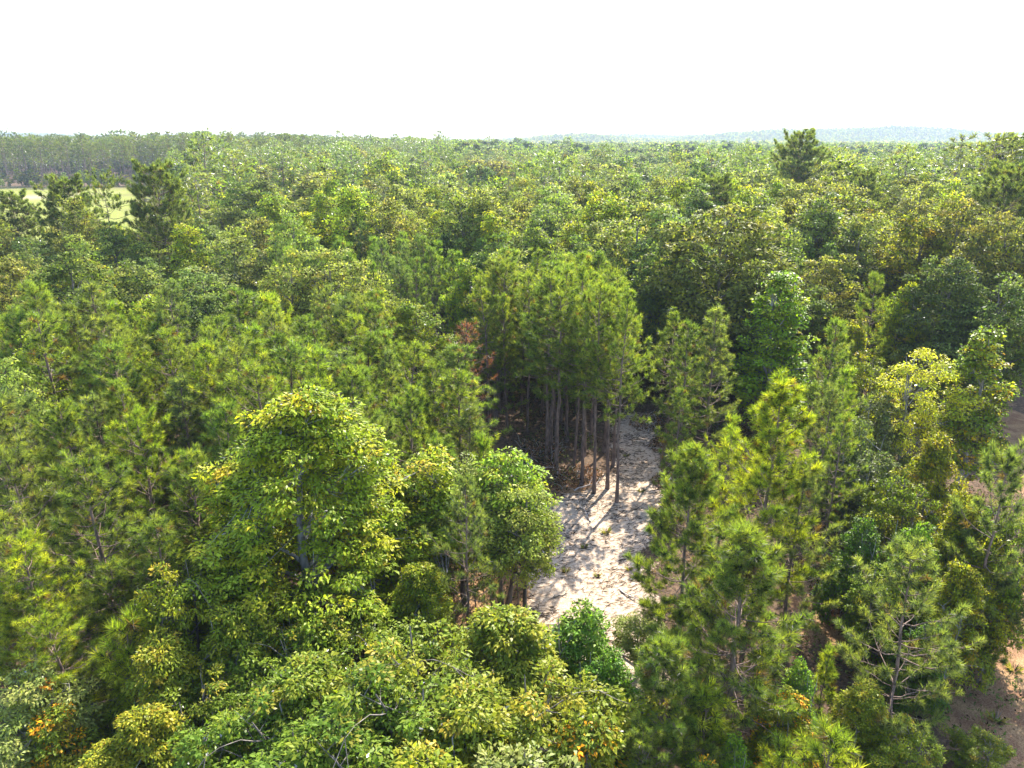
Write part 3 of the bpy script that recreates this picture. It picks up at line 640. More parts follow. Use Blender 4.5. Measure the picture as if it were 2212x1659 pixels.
# ---- big mid trees -------------------------------------------------------------
BG = 'large oaks and mixed trees of the middle distance'
for (x, y, h, w, k, tn, lb) in [
    (1565, 455, 18, 15, 'oak_0', (1, 1, .9), 'very large spreading olive-green oak right of centre'),
    (1692, 405, 17, 8.6, 'mid_3', (1, 1.05, 1), 'fresh green upright tree behind the large spreading oak'),
    (1755, 432, 16, 7, 'mid_7', (.95, 1.05, 1), 'green rounded tree right of the upright green tree'),
    (1850, 430, 16.5, 15, 'oak_1', (1.15, 1.05, .95), 'broad tree with yellowish crown left of the dark gap'),
    (1990, 470, 16, 12, 'oak_1', (1.2, 1.0, .95), 'broad tree with yellow-tinged top right of the dark gap'),
    (2090, 440, 17.5, 12, 'oak_0', (1, .92, .9), 'dull olive oak near the right edge behind the dark bank'),
    (2180, 470, 17, 11, 'oak_0', (1, .95, .95), 'dull olive oak cut by the right edge'),
    (2060, 560, 14, 10, 'oak_2', (1, .95, 1), 'dark oak in the shaded bank at the right'),
    (2170, 600, 13, 8, 'mid_4', (1.1, 1.1, 1), 'green-topped tree cut by the right edge above the orange tree'),
    (2195, 515, 15, 7, 'mid_3', (1.1, 1.1, .9), 'yellow-green tree at the right edge in the shaded bank'),
    (2105, 640, 11, 6, 'mid_2', (1, 1, 1.1), 'low dark tree in front of the shaded bank at the right'),
    (1440, 520, 15, 7, 'mid_4', (1, 1.05, 1), 'dark green tree left of the large spreading oak'),
    (1730, 520, 13.5, 6.4, 'mid_4', (1.1, 1.15, 1), 'dark glossy tree behind the bright green conical tree'),
    (1800, 545, 12.5, 5.4, 'mid_2', (1, 1.1, 1), 'dark rounded tree right of the bright conical tree'),
    (1640, 630, 11, 6, 'mid_2', (.9, .95, .95), 'dark low tree left of the bright conical tree'),
    (630, 470, 15.5, 7.5, 'mid_6', (1.1, 1.15, 1), 'pale green tree standing tall left of centre in the middle distance'),
    (440, 490, 13.5, 9, 'mid_2', (1.1, 1.1, 1), 'dark-sided rounded tree at the left in the middle distance'),
    (165, 440, 16, 8, 'mid_1', (1.1, 1.1, 1), 'upright leafy tree in front of the grassy field'),
    (200, 570, 12, 9, 'mid_3', (1.15, 1.0, .9), 'yellowish broad tree with a hint of orange at the left'),
    (980, 350, 17, 12, 'oak_1', (1.1, 1.1, 1), 'broad pale tree near the centre, far back'),
    (1200, 400, 17, 12, 'oak_0', (1, 1.05, 1), 'broad green tree at the centre in the far middle distance'),
    (1180, 460, 15, 9, 'mid_6', (1.05, 1.05, 1), 'greyish green tree in front of the broad central tree'),
    (760, 370, 16.5, 13, 'oak_1', (1, 1, 1), 'yellowish broad tree left of centre, far back')]:
    top('broadleaf_tree' if 'oak' not in lb else 'oak_tree', k, x, y, h, w, lb, tn, group=BG)
TG = 'tall mature pines standing above the canopy'
for (x, y, h, w, k, lb) in [
    (1737, 286, 25.25, 9.5, 'tall_h', 'tall dark mature pine rising above the horizon right of centre'),
    (2188, 294, 24.6, 10, 'tall_h', 'tall mature pine at the right edge reaching the horizon'),
    (22, 418, 16.5, 7, 'tall_h', 'dark mature pine at the left edge beside the field'),
    (135, 385, 19, 7.5, 'tall_h', 'mature pine in front of the field, left'),
    (212, 375, 20, 6, 'tall_3', 'narrow mature pine in front of the middle of the field'),
    (330, 355, 21, 7.5, 'tall_h', 'mature pine with tall bare trunk in front of the field, right'),
    (1545, 382, 19, 8, 'tall_h', 'grey-green mature pine behind the large spreading oak'),
    (2190, 360, 21, 9, 'tall_h', 'mature pine with wide bare limbs at the right edge'),
    (1870, 370, 19, 7, 'tall_h', 'dark mature pine above the gap in the oaks')]:
    top('tall_pine_tree', k, x, y, h, w, lb, cat='tree', group=TG, tint=(.8, .84, .8))

# ---- stands filled by rule -------------------------------------------------------
rng = np.random.default_rng(77)
PL = np.array(PLACED)
def free(x, y, r, h=99):
    d = np.hypot(PL[:, 0] - x, PL[:, 1] - y)
    return (d > np.maximum(r, .8 * PL[:, 2])).all()
def outside(x, y):
    p = np.array([[x, y]])
    a_, b_ = x - 11.0, y - 52.0; sl = a_ * math.sin(SUN_AZ) + b_ * math.cos(SUN_AZ); sp = a_ * math.cos(SUN_AZ) - b_ * math.sin(SUN_AZ)
    if 1 < sl < 17 and abs(sp) < 3.2: return False      # the gap through which the sun reaches the path
    if 50 < y < 82 and abs(x / (.9455 * y + 5) - .573) < .032: return False   # open ground before the dirt road
    return sdist(p, SAND)[0] < -1.2 and ldist(p, ROAD)[0] > 3.4 and sdist(p, FIELD)[0] < -2

LABELLED = []
def zone_words(xv):
    for lim, w in ((160, 'far left'), (420, 'left'), (640, 'left of the drooping tree'), (860, 'behind the drooping tree'), (1010, 'left of the red pine'),
                   (1180, 'right of the red pine'), (1330, 'behind the bare trunks'), (1480, 'beyond the sand path'), (1640, 'left of the conical tree'),
                   (1800, 'behind the conical tree'), (1960, 'left of the road'), (9999, 'far right')):
        if xv < lim: return w
TINTS = [((1.15, 1.1, .9), 'yellowish green'), ((1, 1, 1), 'mid-green'), ((.85, .92, 1.05), 'dark green'), ((1, 1.05, 1.2), 'grey-green')]

def fill(name, keys, region, step, hfun, wfun, group, noun, gap, limit=400, jit=.38, tints=TINTS, row0=None, onlyv=True):
    x0, x1, y0, y1 = region[:4]; out = []
    ny = int((y1 - y0) / step) + 1; nx = int((x1 - x0) / step) + 1
    for j in range(ny):
        for i in range(nx):
            x = x0 + (i + .5 * (j % 2)) * step + rng.normal(0, jit * step * .5); y = y0 + j * step * .9 + rng.normal(0, jit * step * .5)
            if len(region) > 4 and not region[4](x, y): continue
            h = hfun(x, y)
            if y < 200: h = min(h, 17.2)
            xv, yv = seen(x, y, h)
            if onlyv and not (-70 < xv < 2280 and yv < 1680): continue
            if not free(x, y, gap) or not outside(x, y): continue
            out.append((y, x, h, xv, yv))
    out.sort()
    for (y, x, h, xv, yv) in out[:limit]:
        tn, tw = tints[rng.integers(len(tints))]
        v = rng.uniform(.88, 1.12)
        r = add_tree(name, keys[rng.integers(len(keys))], x, y, h, wfun(x, y, h), None, tuple(c * v for c in tn), '', 'tree', group, lean=tuple(rng.normal(0, .035, 2)))
        LABELLED.append((r, noun, tw, h, xv, yv, y))
    return out

mk = ['pine_m%d' % k for k in range(6)]
left_stand = lambda x, y: (x < -1.5 - .0 * y) and y > 24 - .1 * x and y < 56 + .06 * x + 3 * math.sin(x * .3)
n1 = fill(PN, mk, (-50, 0, 24, 60, left_stand), 2.75, lambda x, y: 10.2 + 2.6 * (y - 24) / 32 + rng.normal(0, 1.1), lambda x, y, h: h * .46 * rng.uniform(.85, 1.2),
          'young pines of the dense stand left of the clearing', 'pine in the young stand', 1.7)
mid_stand = lambda x, y: (-3 < x < 13.5) and (45.5 < y < 67) and not (x > 10 and y < 58)
n2 = fill(PN, mk[:3] + ['pine_t0', 'pine_t1'], (-3, 14, 45.5, 67, mid_stand), 2.6, lambda x, y: 14 + rng.normal(0, .8), lambda x, y, h: h * .40 * rng.uniform(.85, 1.15),
          'pines of the central stand behind the clearing', 'pine of the central stand', 1.6)
rt_stand = lambda x, y: (14.5 < x < 24) and (40 < y < 56) and not (.30 < x / (y * .9455 + 5) < .45)
n3 = fill(PN, mk, (14.5, 24, 40, 56, rt_stand), 3.2, lambda x, y: 10.5 + rng.normal(0, 1.2), lambda x, y, h: h * .42, 'pines of the stand right of the clearing', 'pine right of the sand', 2.2)
far_patch = lambda x, y: ((x + 17) / 13) ** 2 + ((y - 84) / 13) ** 2 < 1
n4 = fill(PN, mk, (-32, 0, 70, 98, far_patch), 3.6, lambda x, y: 12.5 + rng.normal(0, .8), lambda x, y, h: h * .42, 'blue-green pines of a patch among the leafy trees', 'blue-green pine among leafy trees', 2.5,
          tints=[((.9, 1, 1.25), 'soft'), ((.8, .95, 1.2), 'dim')])
PL = np.array(PLACED + [(x, y, 1.5, h) for lst in (n1, n2, n3, n4) for (y, x, h, xv, yv) in lst])
def bh(x, y):
    near = np.clip((y - 52) / 40, 0, 1)
    return 10.5 + 4.2 * near + rng.normal(0, 2.0) + (2.0 if x > 20 else 0) - (3.6 if x < -.40 * y and y > 70 else 0)
bl = lambda x, y: abs(x) < .78 * y + 6 and not (y < 62 and x > -46) and not (x > 19 and y < 61)
n5 = fill(B, ['mid_%d' % k for k in (0, 1, 2, 3, 4, 5, 6, 7, 0, 1)], (-115, 115, 46, 150, bl), 6.1, bh, lambda x, y, h: h * rng.uniform(.5, .72),
          'leafy trees of the mixed wood in the middle distance', 'leafy tree', 3.0, limit=240,
          tints=[((1.45, 1.36, 1.05), 'yellowish'), ((1.3, 1.3, 1.15), 'green'), ((1.0, 1.06, 1.08), 'dark green'), ((1.5, 1.5, 1.4), 'pale green'), ((1.36, 1.24, 1.05), 'olive')])
LASTY = n5[min(len(n5), 240) - 1][0]
n6 = fill('tall_pine_tree', ['tall_%d' % k for k in range(4)], (-345, -120, 398, 440), 9.0, lambda x, y: 24.6 + rng.normal(0, 1.8), lambda x, y, h: rng.uniform(7, 12),
          'tall pines in a row along the far edge of the field', 'pine beyond the field', 3, limit=70, tints=[((.7, .76, .72), 'dark'), ((.95, .95, .85), 'grey-green')])

# labels for the stands: look, size, place
from collections import defaultdict
def finish_labels():
    byg = defaultdict(list)
    for rec in LABELLED: byg[rec[0]['group']].append(rec)
    for g, recs in byg.items():
        ys = sorted(r[4] for r in recs); hs = sorted(r[3] for r in recs)
        q = lambda arr, f: arr[min(len(arr) - 1, int(f * len(arr)))]
        combos = defaultdict(list)
        for r in recs:
            root, noun, tw, h, xv, yv, y = r
            dep = 'far back' if yv < q(ys, .2) else 'farther back' if yv < q(ys, .4) else 'halfway' if yv < q(ys, .6) else 'nearer' if yv < q(ys, .8) else 'in front'
            size = 'short' if h < q(hs, .3) else 'tall' if h > q(hs, .7) else 'medium'
            zw = zone_words(xv)
            if 'beyond the field' in noun: zw = 'left' if xv < 180 else 'centre left' if xv < 340 else 'centre right' if xv < 480 else 'right'
            combos[(size, tw, noun, dep, zw)].append(r)
        for (size, tw, noun, dep, zw), rs in combos.items():
            rs.sort(key=lambda r: r[4])
            for i, r in enumerate(rs):
                s = '%s %s %s, %s, %s' % (size, tw, noun, dep, zw)
                if len(rs) > 1: s = ('highest', 'second', 'third', 'fourth', 'fifth', 'sixth', 'seventh', 'eighth', 'ninth', 'tenth', 'eleventh', 'twelfth', 'thirteenth', 'fourteenth', 'fifteenth', 'next')[min(i, 15)] + ' ' + s
                r[0]['label'] = s
finish_labels()

# ------------------------------------------------------------------ small things on the ground
rg = np.random.default_rng(321)
def obj1(name, me, loc, label, cat, group=None, rot=0., scale=1., kind=None):
    o = bpy.data.objects.new(name, me); COL.objects.link(o); o.location = loc; o.rotation_euler = (0, 0, rot); o.scale = (scale,) * 3
    if kind: o['kind'] = kind
    o['label'] = label
    if cat: o['category'] = cat
    if group: o['group'] = group
    return o

def branch_tubes(T, rng, length, r, start=(0, 0, .05), az=0., depth=2, rise=.08):
    d = np.array([math.cos(az), math.sin(az), 0]); e = np.asarray(start) + d * length + np.array([0, 0, rng.uniform(0, rise) * length])
    c = curve(start, e, (rng.normal(0, .06 * length), rng.normal(0, .06 * length), abs(rng.normal(0, .05 * length))), 6, rng, .02 * length)
    c[:, 2] = np.maximum(c[:, 2], r)
    T.add(c, r * np.linspace(1, .35, 6), 6)
    if depth:
        for k in range(rng.integers(2, 4)):
            f = rng.integers(2, 5); branch_tubes(T, rng, length * rng.uniform(.3, .55), r * .5, c[f], az + rng.choice([-1, 1]) * rng.uniform(.4, 1.0), depth - 1, .35)

for n_, (x, y, l, a, lb) in enumerate([
    (1275, 1128, 1.8, 1.7, 'pale dead branch standing out below the foremost pine trunks'),
    (1195, 1288, .9, .4, 'dark knotty root piece lying on the bright sand'),
    (1340, 1272, 1.6, -.9, 'thin fallen stick on the lower part of the sand'),
    (1345, 1415, 3.2, -.35, 'long dark fallen branch across the sand at the lower right'),
    (1400, 1380, 2.4, .9, 'dark fallen limb above the long one on the sand'),
    (1240, 1060, 2.2, .2, 'grey fallen branch at the foot of the pine trunks'),
    (1400, 935, 2.0, 1.2, 'whitish dead limb at the far end of the sandy path'),
    (1395, 905, 2.4, .1, 'bleached branch on the brush at the far end of the path'),
    (1150, 1010, 2.6, -.4, 'pale fallen stem in the shade left of the trunks')]):
    T = Tubes(); branch_tubes(T, np.random.default_rng(500 + n_), l, .035 + .012 * l, az=a)
    X, Y = at(x, y); obj1('fallen_branch', T.mesh('fallen_branch', M_DEAD if n_ not in (1, 3, 4) else M_DBARK), (X, Y, float(ground_z(X, Y)) - .06), lb, 'branch', 'fallen branches on the sand')

DEADLEAF = [(.20, .10, .05), (.28, .16, .085), (.14, .075, .045), (.11, .10, .045)]
def brush(seed, rad, hgt, nst, nlf, pal=DEADLEAF):
    rng = np.random.default_rng(seed); T = Tubes()
    for k in range(nst):
        a = rng.uniform(0, 6.28); q = rad * rng.uniform(0, 1) ** .6
        p = np.array([q * math.cos(a), q * math.sin(a), rng.uniform(0, .35) * hgt])
        d = nrm(np.array([rng.normal(), rng.normal(), rng.uniform(.0, .9)])) * rng.uniform(.4, 1.0) * max(hgt, rad * .7)
        T.add(curve(p, p + d, (0, 0, .05), 4, rng, .04), np.array([1, .8, .6, .3]) * rng.uniform(.008, .022), 4)
    a = rng.uniform(0, 6.28, nlf); q = rad * rng.uniform(0, 1, nlf) ** .5
    z = hgt * rng.uniform(0, 1, nlf) ** 1.6 * np.clip(1.15 - (q / rad) ** 2, .1, 1)
    P_ = np.stack([q * np.cos(a), q * np.sin(a), z + .02], 1)
    V, F = leaf_quads(P_, nrm(rng.normal(0, 1, (nlf, 3)) - np.array([0, 0, .2])), rng.uniform(.08, .2, nlf), rng.uniform(.04, .1, nlf), rng)
    cl = pick_cols(rng, nlf, pal, [3, 3, 2, 2]) * rng.uniform(.7, 1.3, (nlf, 1))
    return T.mesh('sticks', M_DEAD), mesh_np('dead_leaves', V, [F], cols=np.repeat(cl, 4, 0), mat=M_DRY)
BP = [brush(600 + k, 1.4, .8 + .15 * k, 46, 1100) for k in range(3)]
for n_, (x, y, s_, lb) in enumerate([
    (1400, 918, 1.2, 'heap of pale dead brush closing the far end of the sandy path'),
    (1200, 1040, 1.3, 'brown brush heap left of the foremost pine trunks'),
    (1165, 985, 1.4, 'shaded brush heap at the dark wood edge by the clearing'),
    (1262, 1028, 1.0, 'low brush heap among the bare pine trunks'),
    (1445, 965, 1.2, 'brown brush heap at the right side of the sandy path'),
    (1455, 1040, 1.1, 'brush heap under the short dark pine by the path'),
    (1120, 1085, 1.1, 'rust-brown brush heap behind the round leafy tree'),
    (1830, 1290, 1.5, 'brown dead brush in the dark gap right of the full pine'),
    (1850, 1340, 1.3, 'dead brush at the bottom of the dark gap on the right')]):
    X, Y = at(x, y); r = bpy.data.objects.new('brush_pile', None); COL.objects.link(r); r.location = (X, Y, float(ground_z(X, Y)) - .05); r.scale = (s_,) * 3; r.rotation_euler = (0, 0, n_ * 1.3)
    r['label'] = lb; r['category'] = 'brush pile'; r['group'] = 'heaps of dead brush around the clearing'
    for nm, me in zip(('sticks', 'dead_leaves'), BP[n_ % 3]):
        o = bpy.data.objects.new(nm, me); o.parent = r; COL.objects.link(o); o.color = (1.2, 1.1, 1, 1)

def tuft_mesh(seed, n, hgt, pal):
    rng = np.random.default_rng(seed); a = rng.uniform(0, 6.28, n); q = rng.uniform(0, .12, n)
    b = np.stack([q * np.cos(a), q * np.sin(a), np.zeros(n)], 1); d = nrm(np.stack([np.cos(a) * .55, np.sin(a) * .55, np.ones(n)], 1) + rng.normal(0, .25, (n, 3)))
    sd = np.stack([-np.sin(a), np.cos(a), 0 * a], 1) * .006; L_ = hgt * rng.uniform(.6, 1.2, n)[:, None]
    V = np.stack([b - sd, b + sd, b + d * L_ * .6 + sd * .8, b + d * L_ + np.stack([np.cos(a), np.sin(a), -.5 + 0 * a], 1) * L_ * .2], 1).reshape(-1, 3)
    return mesh_np('grass_tuft', V, [np.arange(4 * n).reshape(-1, 4)], cols=np.repeat(pick_cols(rng, n, pal, [1] * len(pal)), 4, 0), mat=M_LEAF)
TM = [tuft_mesh(700 + k, 60, .32, [(.12, .16, .03), (.2, .18, .06), (.28, .2, .09)]) for k in range(3)]
for n_, (x, y, s_, lb) in enumerate([(1308, 1152, 1.5, 'green grass tuft standing alone in the middle of the sand'), (1262, 1180, 1.0, 'grass tuft in the shaded part of the sand'),
    (1222, 1232, 1.1, 'grass tuft near the bright lower sand'), (1385, 1060, 1.0, 'dry tuft on the right side of the path'), (1360, 1230, .9, 'small tuft at the right of the wide sand'),
    (1290, 1240, .9, 'small dry tuft at the lower middle of the sand'), (1180, 1170, 1.1, 'tuft at the left edge of the sand'), (1352, 985, .9, 'dry tuft on the narrow path'),
    (2150, 1560, 1.6, 'dry grass tuft on orange soil in the bottom right corner'), (2190, 1450, 1.5, 'grass tuft at the right edge on orange soil'), (2110, 1480, 1.4, 'grass tuft beside the leaning bluish pine')]):
    X, Y = at(x, y); o = obj1('grass_tuft', TM[n_ % 3], (X, Y, float(ground_z(X, Y)) - .07), lb, 'grass tuft', 'grass tufts on the sand', n_ * .9, s_)

# bare saplings left of the sand
def sapling(seed, h):
    rng = np.random.default_rng(seed); T = Tubes()
    e = np.array([rng.normal(0, .35), rng.normal(0, .35), h]); c = curve((0, 0, -.1), e, (rng.normal(0, .12), rng.normal(0, .12), 0), 8, rng, .03)
    T.add(c, .042 * np.linspace(1, .2, 8), 6); tips = [c[-1]]
    for k in range(8):
        f = rng.integers(3, 8); p = c[f]; a = rng.uniform(0, 6.28); l = rng.uniform(.4, 1.0)
        q = p + l * np.array([math.cos(a), math.sin(a), rng.uniform(.1, .7)]); T.add(curve(p, q, (0, 0, .03), 4, rng, .02), [.014, .011, .008, .004], 4); tips.append(q)
    tips = np.array(tips); n = 260; ti = rng.integers(0, len(tips), n)
    V, F = leaf_quads(tips[ti] + rng.normal(0, .2, (n, 3)), nrm(rng.normal(0, 1, (n, 3)) - np.array([0, 0, .5])), rng.uniform(.12, .2, n), rng.uniform(.06, .09, n), rng)
    return T.mesh('stem', M_DBARK), mesh_np('leaves', V, [F], cols=np.repeat(pick_cols(rng, n, G_PAL, W_PAL), 4, 0), mat=M_LEAF)
SP = [sapling(800 + k, 4.5 + .4 * k) for k in range(4)]
sap_words = ['far left', 'second', 'third', 'fourth', 'fifth', 'sixth', 'seventh', 'eighth', 'ninth', 'far right']
for n_, (x, y, s_) in enumerate([(965, 1300, 1.0), (985, 1330, 1.1), (1003, 1290, .9), (1030, 1345, 1.05), (1048, 1300, .9), (1062, 1335, 1.1), (1085, 1350, 1.1), (1100, 1300, .9), (1118, 1310, 1.0), (1136, 1275, .8)]):
    X, Y = at(x, y); r = bpy.data.objects.new('sapling', None); COL.objects.link(r); r.location = (X, Y, float(ground_z(X, Y))); r.scale = (s_,) * 3; r.rotation_euler = (0, 0, n_ * 2.1)
    r['label'] = ('thin sapling on rust ground left of the sand, %s from the left' % sap_words[n_]) if 0 < n_ < 9 else 'thin sapling on rust ground left of the sand, %s of its row' % sap_words[n_]
    r['category'] = 'sapling'; r['group'] = 'thin saplings on the rust-brown ground'
    for nm, me in zip(('stem', 'leaves'), SP[n_ % 4]):
        o = bpy.data.objects.new(nm, me); o.parent = r; COL.objects.link(o); o.color = (1.4, 1.4, 1.2, 1)

# litter on the sand: twigs, bark and needles
n = 4600; lo, hi = SAND.min(0) - 1, SAND.max(0) + 1
Pp = rg.uniform(0, 1, (n * 4, 2)) * (hi - lo) + lo; clump = np.sin(Pp[:, 0] * 1.1 + 2 * np.sin(Pp[:, 1] * .6)) + np.sin(Pp[:, 1] * 1.4 + Pp[:, 0] * .5)
Pp = Pp[(sdist(Pp, SAND) > -1) & (rg.uniform(-2, 1.6, len(Pp)) < clump)][:n]; n = len(Pp)
a = rg.normal(.2, .7, n); L_ = rg.uniform(.08, .55, n) ** 1.3 * 1.3; wd = rg.uniform(.005, .012, n)
dx = np.stack([np.cos(a), np.sin(a)], 1); sx_ = np.stack([-np.sin(a), np.cos(a)], 1)
zz = ground_z(Pp[:, 0], Pp[:, 1]) - .06
def p3(xy, dz): return np.column_stack([xy, zz + dz])
V = np.stack([p3(Pp - sx_ * wd[:, None], .03), p3(Pp + sx_ * wd[:, None], .03), p3(Pp + dx * L_[:, None] + sx_ * wd[:, None] * .5, .05), p3(Pp + dx * L_[:, None] - sx_ * wd[:, None] * .5, .05), p3(Pp + dx * (L_ * .5)[:, None], .075)], 1).reshape(-1, 3)
b5 = np.arange(n)[:, None] * 5
F3 = np.concatenate([b5 + np.array([0, 1, 4]), b5 + np.array([1, 2, 4]), b5 + np.array([2, 3, 4]), b5 + np.array([3, 0, 4])])
cl = pick_cols(rg, n, [(.14, .09, .06), (.22, .13, .075), (.30, .21, .14), (.10, .07, .05)], [2, 3, 4, 1])
obj1('sand_litter', mesh_np('sand_litter', V, [F3], cols=np.repeat(cl, 5, 0), mat=M_DRY), (0, 0, 0), 'twigs and needles littering the sandy clearing', None, kind='stuff').color = (1, 1, 1, 1)

# undergrowth on the floor of the near wood
n0 = 8000; Pp = np.column_stack([rg.uniform(-26, 46, n0), rg.uniform(17, 76, n0)])
m_ = (sdist(Pp, SAND) < -.2) & (ldist(Pp, ROAD) > 2.2) & (np.sin(Pp[:, 0] * .7) + np.sin(Pp[:, 1] * .8 + Pp[:, 0] * .3) > -.7); Pp = Pp[m_]; n0 = len(Pp)
per = 22; ti = np.repeat(np.arange(n0), per); n = n0 * per
hg = rg.uniform(.15, 1.1, n0); rr_ = rg.uniform(.2, .6, n0)
off = nrm(rg.normal(0, 1, (n, 3))); off[:, 2] = np.abs(off[:, 2])
pos = np.column_stack([Pp[ti] + off[:, :2] * rr_[ti][:, None], ground_z(Pp[ti][:, 0], Pp[ti][:, 1]) + off[:, 2] * hg[ti]])
V, F = leaf_quads(pos, nrm(off + rg.normal(0, .5, (n, 3))), rg.uniform(.10, .24, n), rg.uniform(.05, .11, n), rg)
cl = (pick_cols(rg, n0, [(.07, .10, .025), (.10, .12, .03), (.15, .085, .045), (.20, .12, .06), (.12, .075, .05)], [3, 3, 2, 2, 1]))[ti] * rg.uniform(.7, 1.3, (n, 1))
obj1('undergrowth', mesh_np('undergrowth', V, [F], cols=np.repeat(cl, 4, 0), mat=M_DRY), (0, 0, 0), 'low brown and green undergrowth on the forest floor', None, kind='stuff').color = (1.3, 1.3, 1.2, 1)

# ------------------------------------------------------------------ the wood beyond: nobody could count it
FARLIB = bpy.data.collections.new('far_forest_library')
def lib_obj(name, me_list):
    # one joined mesh for scattering
    vs_, fs, cs, mi = [], [], [], []; off = 0
    me = bpy.data.meshes.new(name)
    bmats = []
    import bmesh
    bm = bmesh.new()
    for m in me_list:
        k = len(bmats); bmats.append(m.materials[0]); n0 = len(bm.faces)
        bm.from_mesh(m)
        bm.faces.ensure_lookup_table()
        for f in bm.faces[n0:]: f.material_index = k
    bm.to_mesh(me); bm.free()
    for m in bmats: me.materials.append(m)
    o = bpy.data.objects.new(name, me); FARLIB.objects.link(o)
    return o
FK = []
def far_tree(kind, k, *a, **kw):
    tm, lm, h, w = kind('f%02d' % len(FK), *a, **kw)
    FK.append((h, w)); lib_obj('f%02d' % (len(FK) - 1), [lm, tm])
pals = [(G_OLI, W_OLI), (G_YEL, W_YEL), (G_DRK, W_DRK), (G_PAL, W_PAL), (G_OLI, W_OLI)]
for k in range(5):      # 0-4 leafy, 125-420 m
    far_tree(broadleaf, 0, 200 + k, 15, 10, 2.5, 150, 44, .46, .31, *pals[k], ['dome', 'oval', 'dome', 'dome', 'oval'][k], .3, 1.15, M_DBARK, M_LEAFI, limbs=7, twigs=False, nsub=12, lump=.2, mass=2.4, tri=True)
for k in range(3):      # 5-7 pines, 125-420 m
    far_tree(pine, 0, 210 + k, 18, 6.5, 7, 12, .7, .13, P_BLU, P_W, whorl=1.1, tuftmul=.45, nmat=M_NEEDI, shoot=.5, flat=True, rb=.18, dead=2)
for k in range(4):      # 8-11 leafy, to 1200 m
    far_tree(broadleaf, 0, 220 + k, 15, 11, 2, 70, 20, .95, .75, *pals[k], 'dome', .2, 1.5, M_DBARK, M_LEAFI, limbs=3, twigs=False, nsub=9, lump=.2, mass=2.4, tri=True)
for k in range(2):      # 12-13 pines, to 1200 m
    far_tree(pine, 0, 230 + k, 20, 7.5, 8, 5, 1.1, .32, P_BLU, P_W, whorl=1.5, tuftmul=.3, nmat=M_NEEDI, shoot=.6, flat=True, rb=.2, dead=0)
for k in range(3):      # 14-16 leafy, beyond
    far_tree(broadleaf, 0, 240 + k, 16, 14, 1, 30, 9, 2.2, 1.9, *pals[k], 'dome', .1, 2.2, M_DBARK, M_LEAFI, limbs=3, twigs=False, nsub=7, mass=2.4, tri=True)

def scatter(y0, y1, step, leafy, pines, hb, hp, pfrac, sc_w=1.0):
    n = 0; out = []
    ys = np.arange(y0, y1, step * .9)
    for j, y in enumerate(ys):
        half = .80 * y + 15
        xs = np.arange(-half, half, step) + (.5 * step) * (j % 2)
        xs = xs + rng.normal(0, .22 * step, len(xs)); yy = y + rng.normal(0, .22 * step, len(xs))
        pf = pfrac(xs, yy); isp = rng.random(len(xs)) < pf
        k = np.where(isp, rng.choice(pines, len(xs)), rng.choice(leafy, len(xs)))
        patch = 2.2 * np.sin(xs * .035 + 2 * np.sin(yy * .013)) * np.sin(yy * .021 + 1)
        patch = patch + np.where((xs > -20) & (yy > 260), -1.5 - 2.0 * isp, 0) + 3.6 * lf(xs, yy) * isp
        h = patch + np.where(isp, rng.normal(hp, 2.2, len(xs)), rng.normal(hb, 2.2, len(xs)))
        out.append(np.stack([xs, yy, k, h], 1))
    return np.concatenate(out)
lf = lambda x, y: np.clip((-x / y - .08) / .25, 0, 1) * (y > 395) * (y < 1200)
pf = lambda x, y: np.where(lf(x, y) > .15, .9, np.clip(np.where((x > 40) & (y < 420), .22, 0.) + .22 + .3 * np.sin(x * .021 + 1) * np.sin(y * .017), .05, .9))
S = np.concatenate([
    scatter(LASTY + 1, 420, 7.2, range(0, 5), range(5, 8), 15, 18.5, pf),
    scatter(420, 1200, 9.5, range(8, 12), range(12, 14), 15.5, 19, pf),
    scatter(1200, 4600, 19, range(14, 17), range(14, 17), 15, 15, lambda x, y: x * 0)])
ok = (sdist(S[:, :2], FIELD) < -3) & (ldist(S[:, :2], ROAD) > 3.5)
ok &= ~((S[:, 0] > -360) & (S[:, 0] < -118) & (S[:, 1] > 388) & (S[:, 1] < 442))
near = S[:, 1] < 200
d = np.min(np.hypot(S[near][:, None, 0] - PL[None, :, 0], S[near][:, None, 1] - PL[None, :, 1]), axis=1)
ok[np.where(near)[0][d < 3.5]] = False
# open ground just before the field
ok &= ~((sdist(S[:, :2], FIELD) > -14) & (rng.random(len(S)) < .6) & (S[:, 1] < 300))
# shrubs edging the far side of the field
E = [(x, 394 + rng.normal(0, 1.5), rng.integers(8, 12), rng.uniform(4, 9)) for x in np.arange(-340, -120, 3.0)]
S = np.concatenate([S[ok], np.array(E)])
fw = bpy.data.meshes.new('distant_forest'); nS = len(S)
fw.vertices.add(nS)
fw.vertices.foreach_set('co', np.column_stack([S[:, 0], S[:, 1], ground_z(S[:, 0], S[:, 1]) - .1]).astype(np.float32).ravel())
def attr(nm, typ, data, key='value'):
    a = fw.attributes.new(nm, typ, 'POINT'); a.data.foreach_set(key, np.ascontiguousarray(data).ravel())
ki = S[:, 2].astype(int)
attr('kind_index', 'INT', ki.astype(np.int32))
hh = np.array([FK[k][0] for k in ki]); sz = S[:, 3] / hh; sx = sz * rng.uniform(.8, 1.2, nS)
attr('size', 'FLOAT_VECTOR', np.column_stack([sx, sx, sz]).astype(np.float32), 'vector')
attr('turn', 'FLOAT_VECTOR', np.column_stack([np.zeros(nS), np.zeros(nS), rng.uniform(0, 6.28, nS)]).astype(np.float32), 'vector')
tset = np.array([(1.1, 1.05, .9), (1, 1, 1), (.85, .92, 1), (1.05, 1.1, 1.1), (1.12, .98, .9)])
tt = np.ones((nS, 4), np.float32); tt[:, :3] = np.array((2.5, 2.0, 1.7)) * tset[rng.integers(0, 5, nS)] * rng.uniform(.85, 1.15, (nS, 1))
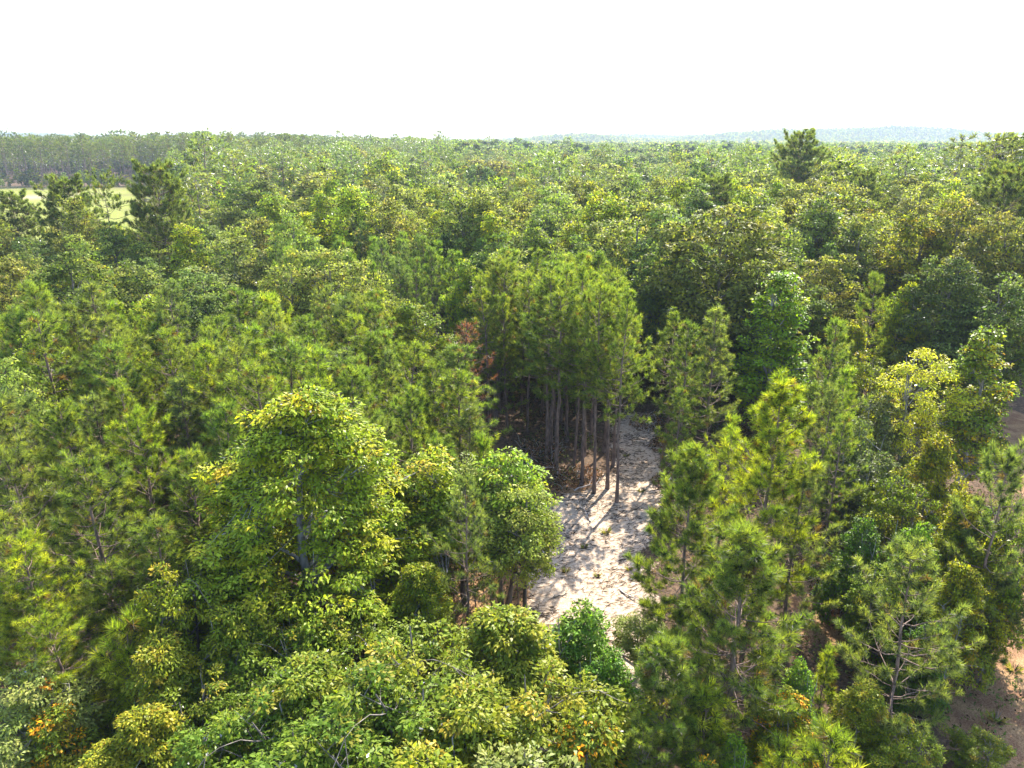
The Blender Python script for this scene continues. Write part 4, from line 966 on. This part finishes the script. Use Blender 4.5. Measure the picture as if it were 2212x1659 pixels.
tt[:, :3] *= (1 - .35 * lf(S[:, 0], S[:, 1]))[:, None]
attr('tint', 'FLOAT_COLOR', tt, 'color')
far = bpy.data.objects.new('distant_forest', fw); COL.objects.link(far); far['kind'] = 'stuff'
far['label'] = 'distant mixed forest canopy reaching to the hazy horizon'; far['category'] = 'forest'
ng = bpy.data.node_groups.new('scatter_trees', 'GeometryNodeTree')
ng.interface.new_socket('Geometry', in_out='INPUT', socket_type='NodeSocketGeometry')
ng.interface.new_socket('Geometry', in_out='OUTPUT', socket_type='NodeSocketGeometry')
gi = ng.nodes.new('NodeGroupInput'); go = ng.nodes.new('NodeGroupOutput')
m2p = ng.nodes.new('GeometryNodeMeshToPoints')
iop = ng.nodes.new('GeometryNodeInstanceOnPoints'); iop.inputs['Pick Instance'].default_value = True
ci = ng.nodes.new('GeometryNodeCollectionInfo'); ci.inputs['Collection'].default_value = FARLIB
ci.inputs['Separate Children'].default_value = True; ci.inputs['Reset Children'].default_value = True
def named(nm, typ):
    n = ng.nodes.new('GeometryNodeInputNamedAttribute'); n.data_type = typ; n.inputs['Name'].default_value = nm
    return n.outputs['Attribute']
ng.links.new(gi.outputs[0], m2p.inputs[0]); ng.links.new(m2p.outputs[0], iop.inputs['Points'])
ng.links.new(ci.outputs[0], iop.inputs['Instance'])
ng.links.new(named('kind_index', 'INT'), iop.inputs['Instance Index'])
ng.links.new(named('size', 'FLOAT_VECTOR'), iop.inputs['Scale'])
ng.links.new(named('turn', 'FLOAT_VECTOR'), iop.inputs['Rotation'])
ng.links.new(iop.outputs[0], go.inputs[0])
md = far.modifiers.new('scatter', 'NODES'); md.node_group = ng

# ------------------------------------------------------------------ haze
hm, N, L = new_mat('haze_air')
pv = N.new('ShaderNodeVolumePrincipled'); pv.inputs['Color'].default_value = (.40, .47, .55, 1)
pv.inputs['Density'].default_value = .00021; pv.inputs['Anisotropy'].default_value = .1
o = N.new('ShaderNodeOutputMaterial'); L.new(pv.outputs[0], o.inputs['Volume'])
hx, y0, y1, z0, z1 = 8200, -2200, 9200, -2.0, 88
V = np.array([(x, y, z) for z in (z0, z1) for y in (y0, y1) for x in (-hx, hx)])
F = np.array([(0, 2, 3, 1), (4, 5, 7, 6), (0, 1, 5, 4), (2, 6, 7, 3), (0, 4, 6, 2), (1, 3, 7, 5)])
haze = bpy.data.objects.new('haze', mesh_np('haze', V, [F], mat=hm)); COL.objects.link(haze); haze['kind'] = 'stuff'
print('TREES', len(LABELLED), [len(x) for x in (n1, n2, n3, n4, n5, n6)], 'LASTY', LASTY, 'scatter', nS, 'tris', sum(len(m.polygons) * 2 for m in bpy.data.meshes))
